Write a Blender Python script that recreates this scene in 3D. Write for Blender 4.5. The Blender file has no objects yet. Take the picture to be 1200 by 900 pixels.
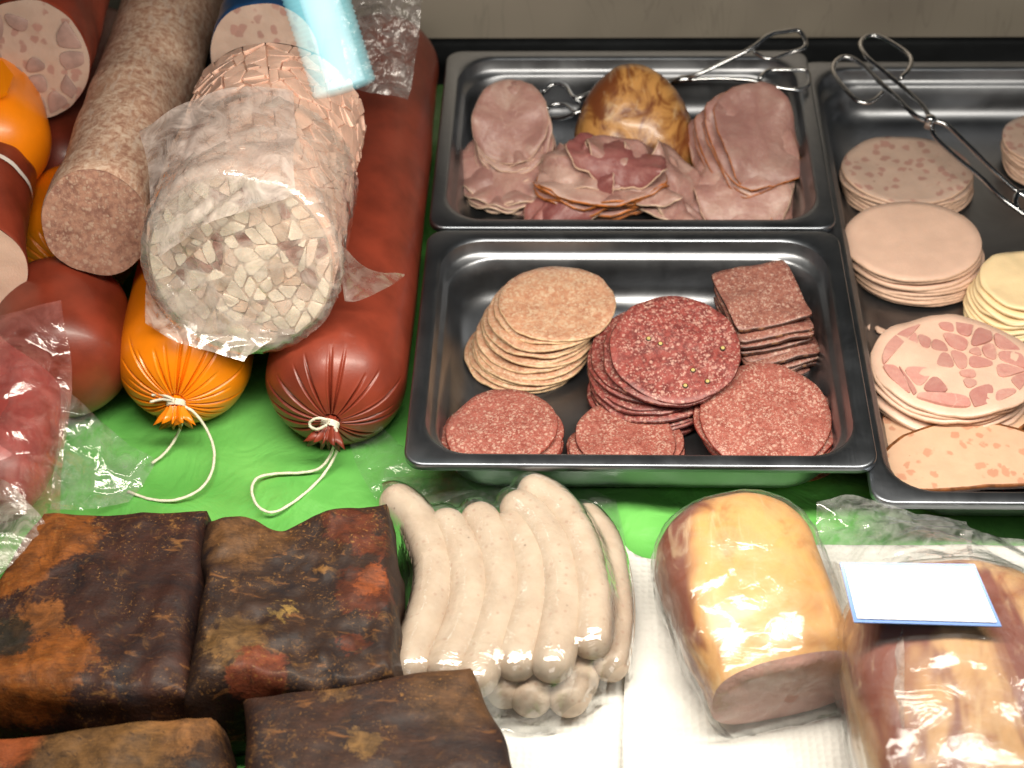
import bpy, bmesh, math, random
from mathutils import Vector, Matrix, noise
from mathutils.bvhtree import BVHTree

S = bpy.context.scene
COL = S.collection
random.seed(7)
V = Vector
pi = math.pi

# ------------------------------------------------------------------ camera
CAM = V((0.11804, -0.85256, 0.90524))
RT = V((0.99934266, 0.02982414, -0.02060976))
UP = V((-0.00481473, 0.6726592, 0.73993677))
FW = V((-0.03593132, 0.73935115, -0.67236063))
FPX = 2060.0
cd = bpy.data.cameras.new('camera')
cam = bpy.data.objects.new('camera', cd)
COL.objects.link(cam)
cam.matrix_world = Matrix(((RT.x, UP.x, -FW.x, CAM.x), (RT.y, UP.y, -FW.y, CAM.y), (RT.z, UP.z, -FW.z, CAM.z), (0, 0, 0, 1)))
cd.sensor_width = 36
cd.lens = FPX / 1200 * 36
cd.clip_start = 0.02
cd.clip_end = 50
cd.dof.use_dof = True
cd.dof.focus_distance = 1.19
cd.dof.aperture_fstop = 8.0
S.camera = cam

# ------------------------------------------------------------------ world, lamps, exposure
w = bpy.data.worlds.new('World')
S.world = w
w.use_nodes = True
w.node_tree.nodes['Background'].inputs[0].default_value = (0.30, 0.40, 0.50, 1)
w.node_tree.nodes['Background'].inputs[1].default_value = 0.05


def area(name, loc, target, sx, sy, watts, col):
    l = bpy.data.lights.new(name, 'AREA')
    l.shape = 'RECTANGLE'
    l.size, l.size_y, l.energy, l.color = sx, sy, watts, col
    o = bpy.data.objects.new(name, l)
    COL.objects.link(o)
    o.location = loc
    o.rotation_euler = (V(target) - V(loc)).to_track_quat('-Z', 'Y').to_euler()
    return o


area('counter_lamp', (0.21, -0.13, 0.535), (0.20, 0.06, 0), 0.85, 0.09, 7.0, (1.0, 0.91, 0.78)).data.spread = math.radians(150)
area('shop_ceiling_lamp', (0.5, -1.6, 2.2), (0.1, 0.1, 0), 1.6, 0.5, 6.5, (1.0, 0.95, 0.88))
S.view_settings.view_transform = 'Standard'
S.view_settings.look = 'None'
S.view_settings.gamma = 1
S.view_settings.use_curve_mapping = False
S.view_settings.exposure = -0.10
S.cycles.use_denoising = True
S.cycles.transparent_max_bounces = 24
S.cycles.max_bounces = 8
S.cycles.caustics_reflective = False
S.cycles.caustics_refractive = False
S.cycles.sample_clamp_indirect = 4.0


# ------------------------------------------------------------------ placing helpers
def at(px, py, z):
    """point on the height z that shows at a spot of the 1200 x 900 photograph"""
    d = FW * FPX + RT * (px - 600) - UP * (py - 450)
    t = (z - CAM.z) / d.z
    return CAM + d * t


def ppm(p):
    """photograph pixels per metre at a point"""
    return FPX / ((V(p) - CAM).dot(FW))


def n3(p, s=1.0, seed=0.0):
    return noise.noise(V((p[0] * s + seed, p[1] * s - seed * .7, p[2] * s + seed * 1.3)))


def fbm(p, s, seed=0.0, octs=3):
    a, t = 1.0, 0.0
    for i in range(octs):
        t += a * n3(p, s, seed + i * 9.1)
        s *= 2.1
        a *= .5
    return t


def crumple(p, s, seed=0.0):
    """facetted creases like crumpled film, about 0..1"""
    q = V((p[0] * s + seed, p[1] * s + seed * .37, p[2] * s - seed * .5))
    q += V((n3(q, .8, 3), n3(q, .8, 7), n3(q, .8, 11))) * .5
    d, _ = noise.voronoi(q)
    return d[1] - d[0]


def catmull(pts, per=8):
    pts = [V(p) for p in pts]
    if len(pts) < 3:
        return [pts[0].lerp(pts[1], i / per) for i in range(per + 1)]
    q = [pts[0] * 2 - pts[1]] + pts + [pts[-1] * 2 - pts[-2]]
    out = []
    for i in range(1, len(q) - 2):
        a, b, c, d = q[i - 1], q[i], q[i + 1], q[i + 2]
        for k in range(per):
            t = k / per
            out.append(.5 * ((2 * b) + (c - a) * t + (2 * a - 5 * b + 4 * c - d) * t * t + (3 * b - a - 3 * c + d) * t ** 3))
    out.append(pts[-1])
    return out


# ------------------------------------------------------------------ object helpers
def mesh_obj(name, verts, faces, mats, parent=None, loc=None, smooth=True, fmat=None):
    """one mesh object; verts are world points, kept relative to the parent's place (or loc)"""
    base = V(parent.location) if parent is not None else (V(loc) if loc is not None else V((0, 0, 0)))
    me = bpy.data.meshes.new(name)
    me.from_pydata([tuple(V(v) - base) for v in verts], [], faces)
    for m in (mats if isinstance(mats, (list, tuple)) else [mats]):
        me.materials.append(m)
    if smooth:
        me.polygons.foreach_set('use_smooth', [True] * len(me.polygons))
    if fmat:
        me.polygons.foreach_set('material_index', fmat)
    me.update()
    bm = bmesh.new()
    bm.from_mesh(me)
    bmesh.ops.recalc_face_normals(bm, faces=bm.faces)
    bm.to_mesh(me)
    bm.free()
    o = bpy.data.objects.new(name, me)
    COL.objects.link(o)
    if parent is not None:
        o.parent = parent
    elif loc is not None:
        o.location = loc
    return o


def tag(o, label, cat, group=None, kind=None):
    o['label'] = label
    o['category'] = cat
    if group:
        o['group'] = group
    if kind:
        o['kind'] = kind
    return o


def thing(name, label, cat, loc, group=None):
    o = bpy.data.objects.new(name, None)
    o.empty_display_size = .02
    COL.objects.link(o)
    o.location = loc
    return tag(o, label, cat, group)


def structure(o):
    o['kind'] = 'structure'
    return o


def tube(pts, rad, n=12, cap=True, mod=None):
    pts = [V(p) for p in pts]
    m = len(pts)
    rad = rad if isinstance(rad, (list, tuple)) else [rad] * m
    T = []
    for i in range(m):
        t = pts[min(i + 1, m - 1)] - pts[max(i - 1, 0)]
        T.append(t.normalized() if t.length > 1e-9 else V((0, 1, 0)))
    u = T[0].cross(V((0, 0, 1)))
    if u.length < .05:
        u = T[0].cross(V((1, 0, 0)))
    u.normalize()
    vs, fs = [], []
    for i in range(m):
        u = (u - T[i] * u.dot(T[i])).normalized()
        b = T[i].cross(u)
        for k in range(n):
            a = 2 * pi * k / n
            r = rad[i]
            off = 0
            if mod:
                r, off = mod(i, a, r)
            vs.append(pts[i] + (u * math.cos(a) + b * math.sin(a)) * r + T[i] * off)
    for i in range(m - 1):
        for k in range(n):
            k2 = (k + 1) % n
            fs.append((i * n + k, i * n + k2, (i + 1) * n + k2, (i + 1) * n + k))
    if cap:
        fs.append(tuple(range(n))[::-1])
        fs.append(tuple((m - 1) * n + k for k in range(n)))
    return vs, fs


def join(*vfs):
    vs, fs = [], []
    for v, f in vfs:
        o = len(vs)
        vs += list(v)
        fs += [tuple(i + o for i in q) for q in f]
    return vs, fs


def coons(top, bot, left, right, nu, nv):
    """grid from four edge lines: top/bot run in u, left/right run from top to bot"""
    def samp(pts, t):
        pts = [V(p) for p in pts]
        L = [0]
        for a, b in zip(pts, pts[1:]):
            L.append(L[-1] + (b - a).length)
        x = t * L[-1]
        for i in range(len(pts) - 1):
            if x <= L[i + 1] or i == len(pts) - 2:
                return pts[i].lerp(pts[i + 1], (x - L[i]) / max(L[i + 1] - L[i], 1e-9))
    top, bot, left, right = [catmull(p, 6) if len(p) > 2 else p for p in (top, bot, left, right)]
    c00, c10, c01, c11 = V(top[0]), V(top[-1]), V(bot[0]), V(bot[-1])
    g = []
    for j in range(nv + 1):
        v = j / nv
        l, r = samp(left, v), samp(right, v)
        row = []
        for i in range(nu + 1):
            u = i / nu
            p = samp(top, u) * (1 - v) + samp(bot, u) * v + l * (1 - u) + r * u
            p -= c00 * (1 - u) * (1 - v) + c10 * u * (1 - v) + c01 * (1 - u) * v + c11 * u * v
            row.append(p)
        g.append(row)
    return g


def grid_faces(nu, nv):
    return [(j * (nu + 1) + i, j * (nu + 1) + i + 1, (j + 1) * (nu + 1) + i + 1, (j + 1) * (nu + 1) + i) for j in range(nv) for i in range(nu)]


# ------------------------------------------------------------------ material helpers
class G:
    def __init__(s, name):
        s.m = bpy.data.materials.new(name)
        s.m.use_nodes = True
        s.nt = s.m.node_tree
        s.b = s.nt.nodes['Principled BSDF']
        s._c = None

    def new(s, t, ins=None, **props):
        n = s.nt.nodes.new(t)
        for k, v in props.items():
            setattr(n, k, v)
        for k, v in (ins or {}).items():
            s.put(n.inputs[k], v)
        return n

    def put(s, sock, v):
        if isinstance(v, bpy.types.NodeSocket):
            s.nt.links.new(v, sock)
        elif isinstance(v, (tuple, list)) and len(v) == 3 and sock.type == 'RGBA':
            sock.default_value = (*v, 1)
        else:
            sock.default_value = v

    def co(s, scale=None, own=True):
        if s._c is None:
            tc = s.new('ShaderNodeTexCoord').outputs['Object']
            if own:
                r = s.new('ShaderNodeObjectInfo').outputs['Random']
                mu = s.new('ShaderNodeVectorMath', {0: (3.1, 4.7, 5.3)}, operation='SCALE')
                s.put(mu.inputs['Scale'], r)
                tc = s.new('ShaderNodeVectorMath', {0: tc, 1: mu.outputs[0]}, operation='ADD').outputs[0]
            s._c = tc
        if scale is None:
            return s._c
        return s.new('ShaderNodeVectorMath', {0: s._c, 1: scale}, operation='MULTIPLY').outputs[0]

    def noise(s, scale, detail=3, rough=.55, dist=0, co=None):
        return s.new('ShaderNodeTexNoise', {'Vector': co or s.co(), 'Scale': scale, 'Detail': detail, 'Roughness': rough, 'Distortion': dist}).outputs['Fac']

    def vor(s, scale, feature='F1', out='Distance', rnd=1, co=None):
        return s.new('ShaderNodeTexVoronoi', {'Vector': co or s.co(), 'Scale': scale, 'Randomness': rnd}, feature=feature).outputs[out]

    def step(s, fac, a, b):
        return s.new('ShaderNodeMapRange', {'Value': fac, 'From Min': a, 'From Max': b, 'To Min': 0., 'To Max': 1.}, interpolation_type='SMOOTHSTEP').outputs[0]

    def mix(s, fac, a, b, blend='MIX'):
        n = s.new('ShaderNodeMix', data_type='RGBA', blend_type=blend)
        s.put(n.inputs[0], fac)
        s.put(n.inputs[6], a)
        s.put(n.inputs[7], b)
        return n.outputs[2]

    def math(s, op, a, b=0.0):
        return s.new('ShaderNodeMath', {0: a, 1: b}, operation=op).outputs[0]

    def ramp(s, fac, stops):
        n = s.new('ShaderNodeValToRGB', {'Fac': fac})
        e = n.color_ramp.elements
        while len(e) < len(stops):
            e.new(.5)
        for el, (p, c) in zip(e, stops):
            el.position = p
            el.color = (*c, 1)
        return n.outputs['Color']

    def bump(s, h, strength=.5, dist=.001):
        n = s.new('ShaderNodeBump', {'Height': h, 'Strength': strength, 'Distance': dist})
        s.put(s.b.inputs['Normal'], n.outputs[0])
        return n.outputs[0]

    def done(s, col=None, rough=None, metal=None, coat=None, sss=None, spec=None, coat_rough=.15):
        i = s.b.inputs
        if col is not None:
            s.put(i['Base Color'], col)
        if rough is not None:
            s.put(i['Roughness'], rough)
        if metal is not None:
            s.put(i['Metallic'], metal)
        if coat is not None:
            s.put(i['Coat Weight'], coat)
            i['Coat Roughness'].default_value = coat_rough
        if spec is not None:
            s.put(i['Specular IOR Level'], spec)
        if sss:
            i['Subsurface Weight'].default_value = sss
            i['Subsurface Radius'].default_value = (.006, .003, .002)
            i['Subsurface Scale'].default_value = 1
        return s.m


def mat_plain(name, col, rough=.5, var=.15, vs=60, bump=.15, bs=300, coat=None, sss=None, metal=None):
    g = G(name)
    f = g.noise(vs, 4)
    c = g.mix(g.step(f, .3, .7), tuple(x * (1 - var) for x in col), tuple(min(1, x * (1 + var)) for x in col))
    g.bump(g.noise(bs, 3), bump, .001)
    if metal is None:
        rough = g.math('ADD', g.math('MULTIPLY', g.noise(vs * .5, 5, .7, .8), .3), rough - .15)
    return g.done(c, rough, metal, coat, sss)


def mat_mince(name, meat, dark, fat, scale=330, amount=.5, rough=.42, pepper=False, sss=.12):
    """salami: fine fat specks in meat"""
    g = G(name)
    warp = g.new('ShaderNodeTexNoise', {'Vector': g.co(), 'Scale': scale * .8, 'Detail': 2}).outputs['Color']
    co = g.new('ShaderNodeVectorMath', {0: g.co(), 1: g.new('ShaderNodeVectorMath', {0: warp, 'Scale': 1.5 / scale}, operation='SCALE').outputs[0]}, operation='ADD').outputs[0]
    cell = g.new('ShaderNodeTexVoronoi', {'Vector': co, 'Scale': scale}, feature='F1')
    rnd = g.new('ShaderNodeSeparateColor', {'Color': cell.outputs['Color']}).outputs[0]
    big = g.new('ShaderNodeTexVoronoi', {'Vector': co, 'Scale': scale * .55}, feature='F1')
    rb = g.new('ShaderNodeSeparateColor', {'Color': big.outputs['Color']}).outputs[1]
    f1 = g.math('MULTIPLY', g.step(rnd, 1 - amount - .06, 1 - amount + .06), g.step(cell.outputs['Distance'], .62, .25))
    f2 = g.math('MULTIPLY', g.step(rb, .80, .86), g.step(big.outputs['Distance'], .6, .2))
    nf = g.noise(scale * .8, 5, .72, 1.2)
    th = .66 - .17 * amount
    f3 = g.math('MULTIPLY', g.step(nf, th, th + .09), .8)
    f = g.math('MAXIMUM', g.math('MULTIPLY', f1, g.step(g.noise(70, 3), .3, .6)), g.math('MAXIMUM', f2, f3))
    base = g.mix(g.step(g.noise(scale * .5, 3), .35, .65), dark, meat)
    base = g.mix(g.math('MULTIPLY', g.step(g.noise(45, 2), .35, .7), .35), base, tuple(x * 1.25 for x in meat))
    fatc = g.mix(g.noise(scale, 2), fat, tuple(x * .75 for x in fat))
    c = g.mix(g.math('MULTIPLY', f, .88), base, fatc)
    if pepper:
        pv = g.new('ShaderNodeTexVoronoi', {'Vector': g.co(), 'Scale': 75.0}, feature='F1')
        pr = g.new('ShaderNodeSeparateColor', {'Color': pv.outputs['Color']}).outputs[2]
        pm = g.math('MULTIPLY', g.step(pr, .86, .87), g.step(pv.outputs['Distance'], .17, .13))
        ctr = g.step(pv.outputs['Distance'], .1, .06)
        c = g.mix(pm, c, g.mix(ctr, (.03, .018, .01), (.45, .33, .08)))
    h = g.math('ADD', g.math('MULTIPLY', f, .5), g.noise(scale * 2.5, 3))
    g.bump(h, .45, .0006)
    return g.done(c, g.math('ADD', g.math('MULTIPLY', g.noise(180, 2), .25), rough - .12), None, .12, sss, coat_rough=.3)


def mat_ham(name, pink, deep, pale, sss=.15):
    g = G(name)
    a = g.noise(38, 4, .6, 1.2)
    c = g.ramp(a, [(.25, deep), (.5, pink), (.75, pale)])
    lo = g.noise(16, 3, .5, 1.0)
    c = g.mix(g.math('MULTIPLY', g.step(lo, .42, .62), .55), c, deep)
    c = g.mix(g.math('MULTIPLY', g.step(lo, .42, .30), .5), c, tuple(min(1, x * 1.15) for x in pale))
    fb = g.noise(1, 4, .65, .6, g.co((300, 90, 300)))
    c = g.mix(g.math('MULTIPLY', g.step(fb, .5, .75), .3), c, pale)
    v = g.vor(70, 'DISTANCE_TO_EDGE', co=g.new('ShaderNodeVectorMath', {0: g.co(), 1: g.new('ShaderNodeVectorMath', {0: g.new('ShaderNodeTexNoise', {'Vector': g.co(), 'Scale': 60., 'Detail': 3}).outputs['Color'], 'Scale': .02}, operation='SCALE').outputs[0]}, operation='ADD').outputs[0])
    vein = g.math('MULTIPLY', g.step(v, .05, .0), g.step(g.noise(50, 2), .55, .7))
    c = g.mix(g.math('MULTIPLY', vein, .35), c, tuple(min(1, x * 1.35) for x in pale))
    c = g.mix(g.math('MULTIPLY', g.step(g.noise(420, 4, .7), .5, .72), .35), c, deep)
    rr = g.new('ShaderNodeObjectInfo').outputs['Random']
    c = g.mix(g.math('MULTIPLY', rr, .5), c, tuple(x * .6 for x in deep))
    g.bump(g.math('ADD', g.noise(260, 4), g.math('MULTIPLY', a, 1.5)), .5, .0013)
    return g.done(c, g.math('ADD', g.math('MULTIPLY', g.noise(90, 3), .35), .30), None, .06, sss, coat_rough=.25)


def mat_film(name, milk=.07, tint=(.96, .97, .97), milkcol=(.8, .8, .8), rough=.1, bs=90, bstr=.5, gloss=1.0):
    g = G(name)
    nt = g.nt
    nt.nodes.remove(g.b)
    n1 = g.noise(bs, 4, .6, 1.5)
    n2 = g.vor(bs * .55, 'DISTANCE_TO_EDGE')
    h = g.math('ADD', n1, g.math('MULTIPLY', g.step(n2, 0., .3), .6))
    bp = g.new('ShaderNodeBump', {'Height': h, 'Strength': bstr, 'Distance': .003}).outputs[0]
    bk = g.new('ShaderNodeNewGeometry').outputs['Backfacing']
    ior = g.math('ADD', 1.45, g.math('MULTIPLY', bk, 1 / 1.45 - 1.45))
    fr = g.new('ShaderNodeFresnel', {'IOR': ior, 'Normal': bp}).outputs[0]
    tr = g.new('ShaderNodeBsdfTransparent', {'Color': tint}).outputs[0]
    gl = g.new('ShaderNodeBsdfGlossy', {'Color': (1, 1, 1), 'Roughness': rough, 'Normal': bp}).outputs[0]
    df = g.new('ShaderNodeBsdfDiffuse', {'Color': milkcol, 'Normal': bp}).outputs[0]
    tl = g.new('ShaderNodeBsdfTranslucent', {'Color': milkcol, 'Normal': bp}).outputs[0]
    dd = g.new('ShaderNodeMixShader', {0: .45, 1: df, 2: tl}).outputs[0]
    mk = g.math('MULTIPLY', g.step(n1, .2, .8), milk * 2)
    a = g.new('ShaderNodeMixShader', {0: mk, 1: tr, 2: dd}).outputs[0]
    f = g.math('MINIMUM', g.math('MULTIPLY', fr, 1.6 * gloss), .9)
    b = g.new('ShaderNodeMixShader', {0: f, 1: a, 2: gl}).outputs[0]
    nt.links.new(b, nt.nodes['Material Output'].inputs['Surface'])
    return g.m


def mat_steel(name, col=(.52, .53, .55), rough=.24, scale=(1, 1, 1), wear=.25):
    g = G(name)
    st = g.noise(1.0, 3, .6, 0, g.co((900 * scale[0], 900 * scale[1], 900 * scale[2])))
    sm = g.noise(14, 4, .65, 1.0)
    r = g.math('ADD', g.math('MULTIPLY', sm, wear), g.math('ADD', g.math('MULTIPLY', st, .08), rough - wear * .5))
    c = g.mix(g.step(sm, .3, .75), tuple(x * .8 for x in col), col)
    g.bump(st, .06, .0005)
    return g.done(c, r, 1.0)


# ------------------------------------------------------------------ materials
M = {}
M['steel'] = mat_steel('pan_steel', (.31, .325, .35), .34, (1, .04, .04))
M['steel_rim'] = mat_steel('pan_rim_steel', (.27, .295, .33), .33, (1, .05, .05))
M['wire'] = mat_steel('tong_wire_steel', (.62, .64, .66), .14, wear=.1)
M['wall'] = None
M['red_casing'] = mat_plain('dark_red_casing', (.20, .032, .015), .42, .25, 25, .10, 700, .12, None)
M['orange_casing'] = mat_plain('orange_casing', (.86, .235, .004), .36, .06, 30, .10, 500, .15, None)
M['string'] = mat_plain('white_string', (.80, .76, .62), .8, .12, 600, .6, 1500)
M['salami_beige'] = mat_mince('pale_salami', (.50, .27, .165), (.38, .17, .10), (.68, .51, .355), 380, .85)
M['salami_beige_rim'] = mat_plain('pale_salami_rim', (.58, .40, .235), .5, .3, 200, .4, 600)
M['salami_red'] = mat_mince('red_salami', (.27, .062, .052), (.13, .025, .023), (.58, .34, .28), 540, .50)
M['salami_red_rim'] = mat_mince('red_salami_rim', (.10, .018, .015), (.06, .010, .009), (.40, .17, .12), 330, .25)
M['salami_square'] = mat_mince('square_salami', (.28, .115, .085), (.18, .06, .048), (.54, .36, .29), 600, .55)
M['salami_square_rim'] = mat_mince('square_salami_rim', (.06, .020, .012), (.03, .010, .007), (.30, .14, .07), 300, .2)
M['salami_pink'] = mat_mince('pink_salami', (.34, .11, .085), (.23, .058, .044), (.62, .40, .32), 600, .58)
M['salami_pink_rim'] = mat_mince('pink_salami_rim', (.28, .05, .035), (.18, .03, .02), (.5, .25, .18), 420, .3)
M['pale'] = mat_plain('pale_sausage_meat', (.66, .45, .35), .42, .05, 60, .25, 700, .12, .15)
M['pale_rim'] = mat_plain('pale_sausage_rim', (.60, .40, .29), .5, .12, 200, .3, 700)
M['cheese'] = mat_plain('pale_yellow_cheese', (.78, .60, .36), .42, .06, 50, .15, 500, .1, .15)
M['ham'] = mat_ham('pink_ham', (.42, .24, .20), (.33, .16, .145), (.54, .39, .33))
M['ham_cut'] = mat_ham('cut_ham_face', (.76, .46, .39), (.64, .33, .28), (.82, .58, .50))
M['ham_deep'] = mat_ham('dark_pink_ham', (.32, .115, .105), (.22, .06, .06), (.46, .22, .19))
M['ham_rind'] = mat_plain('smoked_rind', (.42, .13, .025), .35, .5, 120, .5, 400, .3)
M['ham_fat'] = mat_plain('white_fat_edge', (.74, .54, .40), .4, .18, 150, .4, 500, .2)
M['pepper'] = mat_plain('black_pepper', (.035, .022, .012), .5, .3, 300)
M['pepper_core'] = mat_plain('pepper_core', (.46, .36, .13), .5, .2, 300)
M['brat'] = None
M['film'] = mat_film('clear_film', .045)
M['film_milky'] = mat_film('milky_film', .42, milkcol=(.92, .81, .76), rough=.14, bs=40, bstr=.25)
M['film_vac'] = mat_film('vacuum_film', .04, rough=.10, bs=40, bstr=.4, gloss=2.0)
M['film_wrap'] = mat_film('wrap_film', .06, rough=.12, bs=40, bstr=.3, gloss=.75)
M['film_loose'] = mat_film('loose_bag_film', .19, rough=.1, bs=50, bstr=.4, gloss=1.5)
M['film_grey'] = mat_film('grey_bag_film', .48, milkcol=(.30, .27, .26), rough=.2, bs=70, bstr=.8)
M['film_white'] = mat_film('white_bag_film', .36, milkcol=(.80, .70, .66), rough=.2, bs=50, bstr=.7)
M['fat_cube'] = mat_plain('pale_fat_cube', (.70, .45, .35), .45, .22, 45, .3, 500, .15, .15)
M['fat_cube_white'] = mat_plain('white_fat_cube', (.80, .66, .54), .42, .26, 60, .3, 500, .2, .15)
M['fat_cube_tan'] = mat_plain('tan_fat_cube', (.60, .43, .33), .42, .3, 60, .3, 500, .2, .15)
M['fat_cube_pink'] = mat_plain('pinkish_fat_cube', (.74, .54, .44), .42, .25, 60, .3, 500, .2, .15)
M['meat_bit'] = mat_plain('brown_meat_bit', (.30, .15, .12), .45, .3, 120, .4, 500, .15)
M['jelly'] = mat_plain('pink_jelly', (.56, .32, .23), .3, .25, 70, .3, 400, .3, .1)
M['jelly_dark'] = mat_plain('brown_jelly', (.50, .36, .28), .3, .35, 90, .3, 400, .3, .1)
M['ham_chunk'] = mat_ham('cured_ham_chunk', (.58, .32, .27), (.48, .20, .18), (.64, .41, .34))
M['blue'] = mat_plain('blue_casing', (.015, .06, .16), .35, .3, 60, .2, 300, .3)
M['card'] = mat_plain('white_card', (.86, .87, .88), .45, .01, 40, .02, 300)
M['blue_edge'] = mat_plain('blue_edge', (.10, .24, .62), .3, .05, 40, .02, 300, .4)
M['paper_band'] = mat_plain('white_band', (.80, .74, .68), .5, .05, 80, .05, 300)
M['plug_dark'] = mat_plain('dark_rubber', (.01, .011, .013), .5, .2, 50, .1, 300)
M['counter'] = mat_plain('counter_dark_steel', (.05, .055, .06), .45, .2, 20, .1, 200, None, None, .6)


def mk_brat():
    g = G('white_bratwurst')
    c = g.mix(g.step(g.noise(70, 3), .3, .7), (.57, .44, .335), (.655, .53, .415))
    sp = g.new('ShaderNodeTexVoronoi', {'Vector': g.co(), 'Scale': 210.}, feature='F1')
    r = g.new('ShaderNodeSeparateColor', {'Color': sp.outputs['Color']}).outputs[0]
    m = g.math('MULTIPLY', g.step(r, .62, .75), g.step(sp.outputs['Distance'], .34, .16))
    c = g.mix(g.math('MULTIPLY', m, .38), c, (.44, .24, .18))
    m2 = g.math('MULTIPLY', g.step(r, .0, .06), g.step(sp.outputs['Distance'], .2, .12))
    m2 = g.math('MULTIPLY', m2, g.step(r, .06, .05))
    c = g.mix(g.math('MULTIPLY', m2, .7), c, (.16, .10, .08))
    g.bump(g.noise(220, 3), .12, .001)
    return g.done(c, .42, None, .08, .10)


M['brat'] = mk_brat()


def mk_wall():
    g = G('brushed_back_wall')
    st = g.noise(1.0, 3, .6, 0, g.co((6, 6, 900)))
    cl = g.noise(3, 3, .5, .6)
    v = g.noise(1.0, 3, .55, 1.5, g.co((16, 16, 3)))
    crack = g.step(g.math('ABSOLUTE', g.math('SUBTRACT', v, .5)), .012, .0)
    c = g.ramp(cl, [(.3, (.30, .26, .22)), (.5, (.42, .37, .31)), (.7, (.50, .44, .37))])
    c = g.mix(g.math('MULTIPLY', crack, .12), c, (.05, .045, .04))
    g.bump(st, .15, .0006)
    return g.done(c, g.math('ADD', g.math('MULTIPLY', cl, .3), .25), .45)


M['wall'] = mk_wall()


def mk_green():
    g = G('green_plastic_sheet')
    f = g.noise(9, 3, .5, .8)
    c = g.mix(g.step(f, .3, .7), (.10, .37, .07), (.165, .52, .115))
    g.bump(g.math('ADD', g.noise(24, 3, .5, 1.5), g.math('MULTIPLY', g.noise(160, 2), .12)), .5, .006)
    return g.done(c, .33, None, .15)


M['green'] = mk_green()


def mk_towel():
    g = G('quilted_paper')
    a = g.vor(210, 'F1', rnd=.25)
    b = g.noise(45, 3)
    c = g.mix(g.step(b, .3, .7), (.74, .74, .70), (.82, .82, .78))
    g.bump(g.math('ADD', g.step(a, .0, .7), g.math('MULTIPLY', b, 1.2)), .55, .0012)
    return g.done(c, .9)


M['towel'] = mk_towel()


def mk_beige_roll():
    g = G('mottled_beige_casing')
    a = g.noise(160, 6, .72, .5)
    b = g.noise(45, 3, .6, 1.0)
    c = g.ramp(a, [(.34, (.32, .15, .10)), (.47, (.50, .30, .21)), (.56, (.64, .45, .33)), (.70, (.76, .62, .50))])
    c = g.mix(g.step(b, .52, .78), c, (.46, .25, .16))
    st = g.noise(1, 3, .6, .5, g.co((220, 60, 220)))
    c = g.mix(g.math('MULTIPLY', g.step(st, .52, .7), .55), c, (.66, .54, .45))
    g.bump(g.math('ADD', a, st), .5, .0012)
    return g.done(c, .62)


M['beige_roll'] = mk_beige_roll()
M['beige_face'] = mat_mince('coarse_brown_meat', (.43, .23, .16), (.24, .11, .08), (.58, .39, .29), 420, .45, rough=.6)


def mk_smoked(name, base, spots, blob_col, ochre=.55, ochre_col=(.30, .145, .04)):
    """smoked dark bacon; spots = object-space (x,y,z,r,colour) coloured areas with ragged outlines"""
    g = G(name)
    tc = g.co(own=False)
    a = g.noise(26, 5, .65, 1.2)
    c = g.ramp(a, [(.3, (.010, .007, .009)), (.52, tuple(x * .8 for x in base)), (.75, tuple(x * 1.5 for x in base))])
    f = g.noise(95, 6, .72, .6)
    big = g.noise(15, 3, .6, .8)
    om = g.math('MULTIPLY', g.step(f, .54, .70), g.step(big, .5 - .2 * ochre, .78 - .2 * ochre))
    c = g.mix(g.math('MULTIPLY', om, .8), c, ochre_col)
    streak = g.noise(1, 4, .6, 1.0, g.co((40, 130, 60)))
    c = g.mix(g.math('MULTIPLY', g.step(streak, .60, .72), .7), c, (.24, .10, .03))
    wob = g.math('MULTIPLY', g.math('SUBTRACT', g.noise(30, 8, .75, .6), .5), .05)
    wob = g.math('ADD', wob, g.math('MULTIPLY', g.math('SUBTRACT', g.noise(150, 5, .7, .5), .5), .022))
    for (x, y, z, r, col, soft) in spots:
        d = g.new('ShaderNodeVectorMath', {0: tc, 1: (x, y, z)}, operation='DISTANCE').outputs['Value']
        d = g.math('ADD', d, wob)
        k = g.step(d, r, r * (.5 + .5 * soft))
        tone = g.mix(g.step(g.noise(60, 5, .7, .8), .3, .7), tuple(q * .35 for q in col), col)
        c = g.mix(g.math('MULTIPLY', k, .9), c, tone)
    gr = g.math('MULTIPLY', g.step(g.noise(430, 4, .75), .56, .66), g.step(g.noise(20, 3, .6, 1.), .42, .62))
    c = g.mix(g.math('MULTIPLY', gr, .8), c, ochre_col)
    dk = g.step(g.noise(70, 5, .7, 1.5), .58, .7)
    c = g.mix(g.math('MULTIPLY', dk, .75), c, (.012, .008, .009))
    fib = g.noise(1, 4, .65, .8, g.co((120, 520, 200)))
    c = g.mix(g.math('MULTIPLY', g.step(fib, .4, .7), .35), c, (.012, .008, .009))
    f = g.math('ADD', f, g.math('MULTIPLY', fib, .5))
    g.bump(g.math('ADD', g.math('MULTIPLY', a, .7), g.math('ADD', g.math('MULTIPLY', f, .6), g.math('MULTIPLY', g.noise(420, 3), .3))), .38, .003)
    return g.done(c, g.math('ADD', g.math('MULTIPLY', f, .4), .33), None, .08, None, coat_rough=.3, spec=.28)


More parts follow.
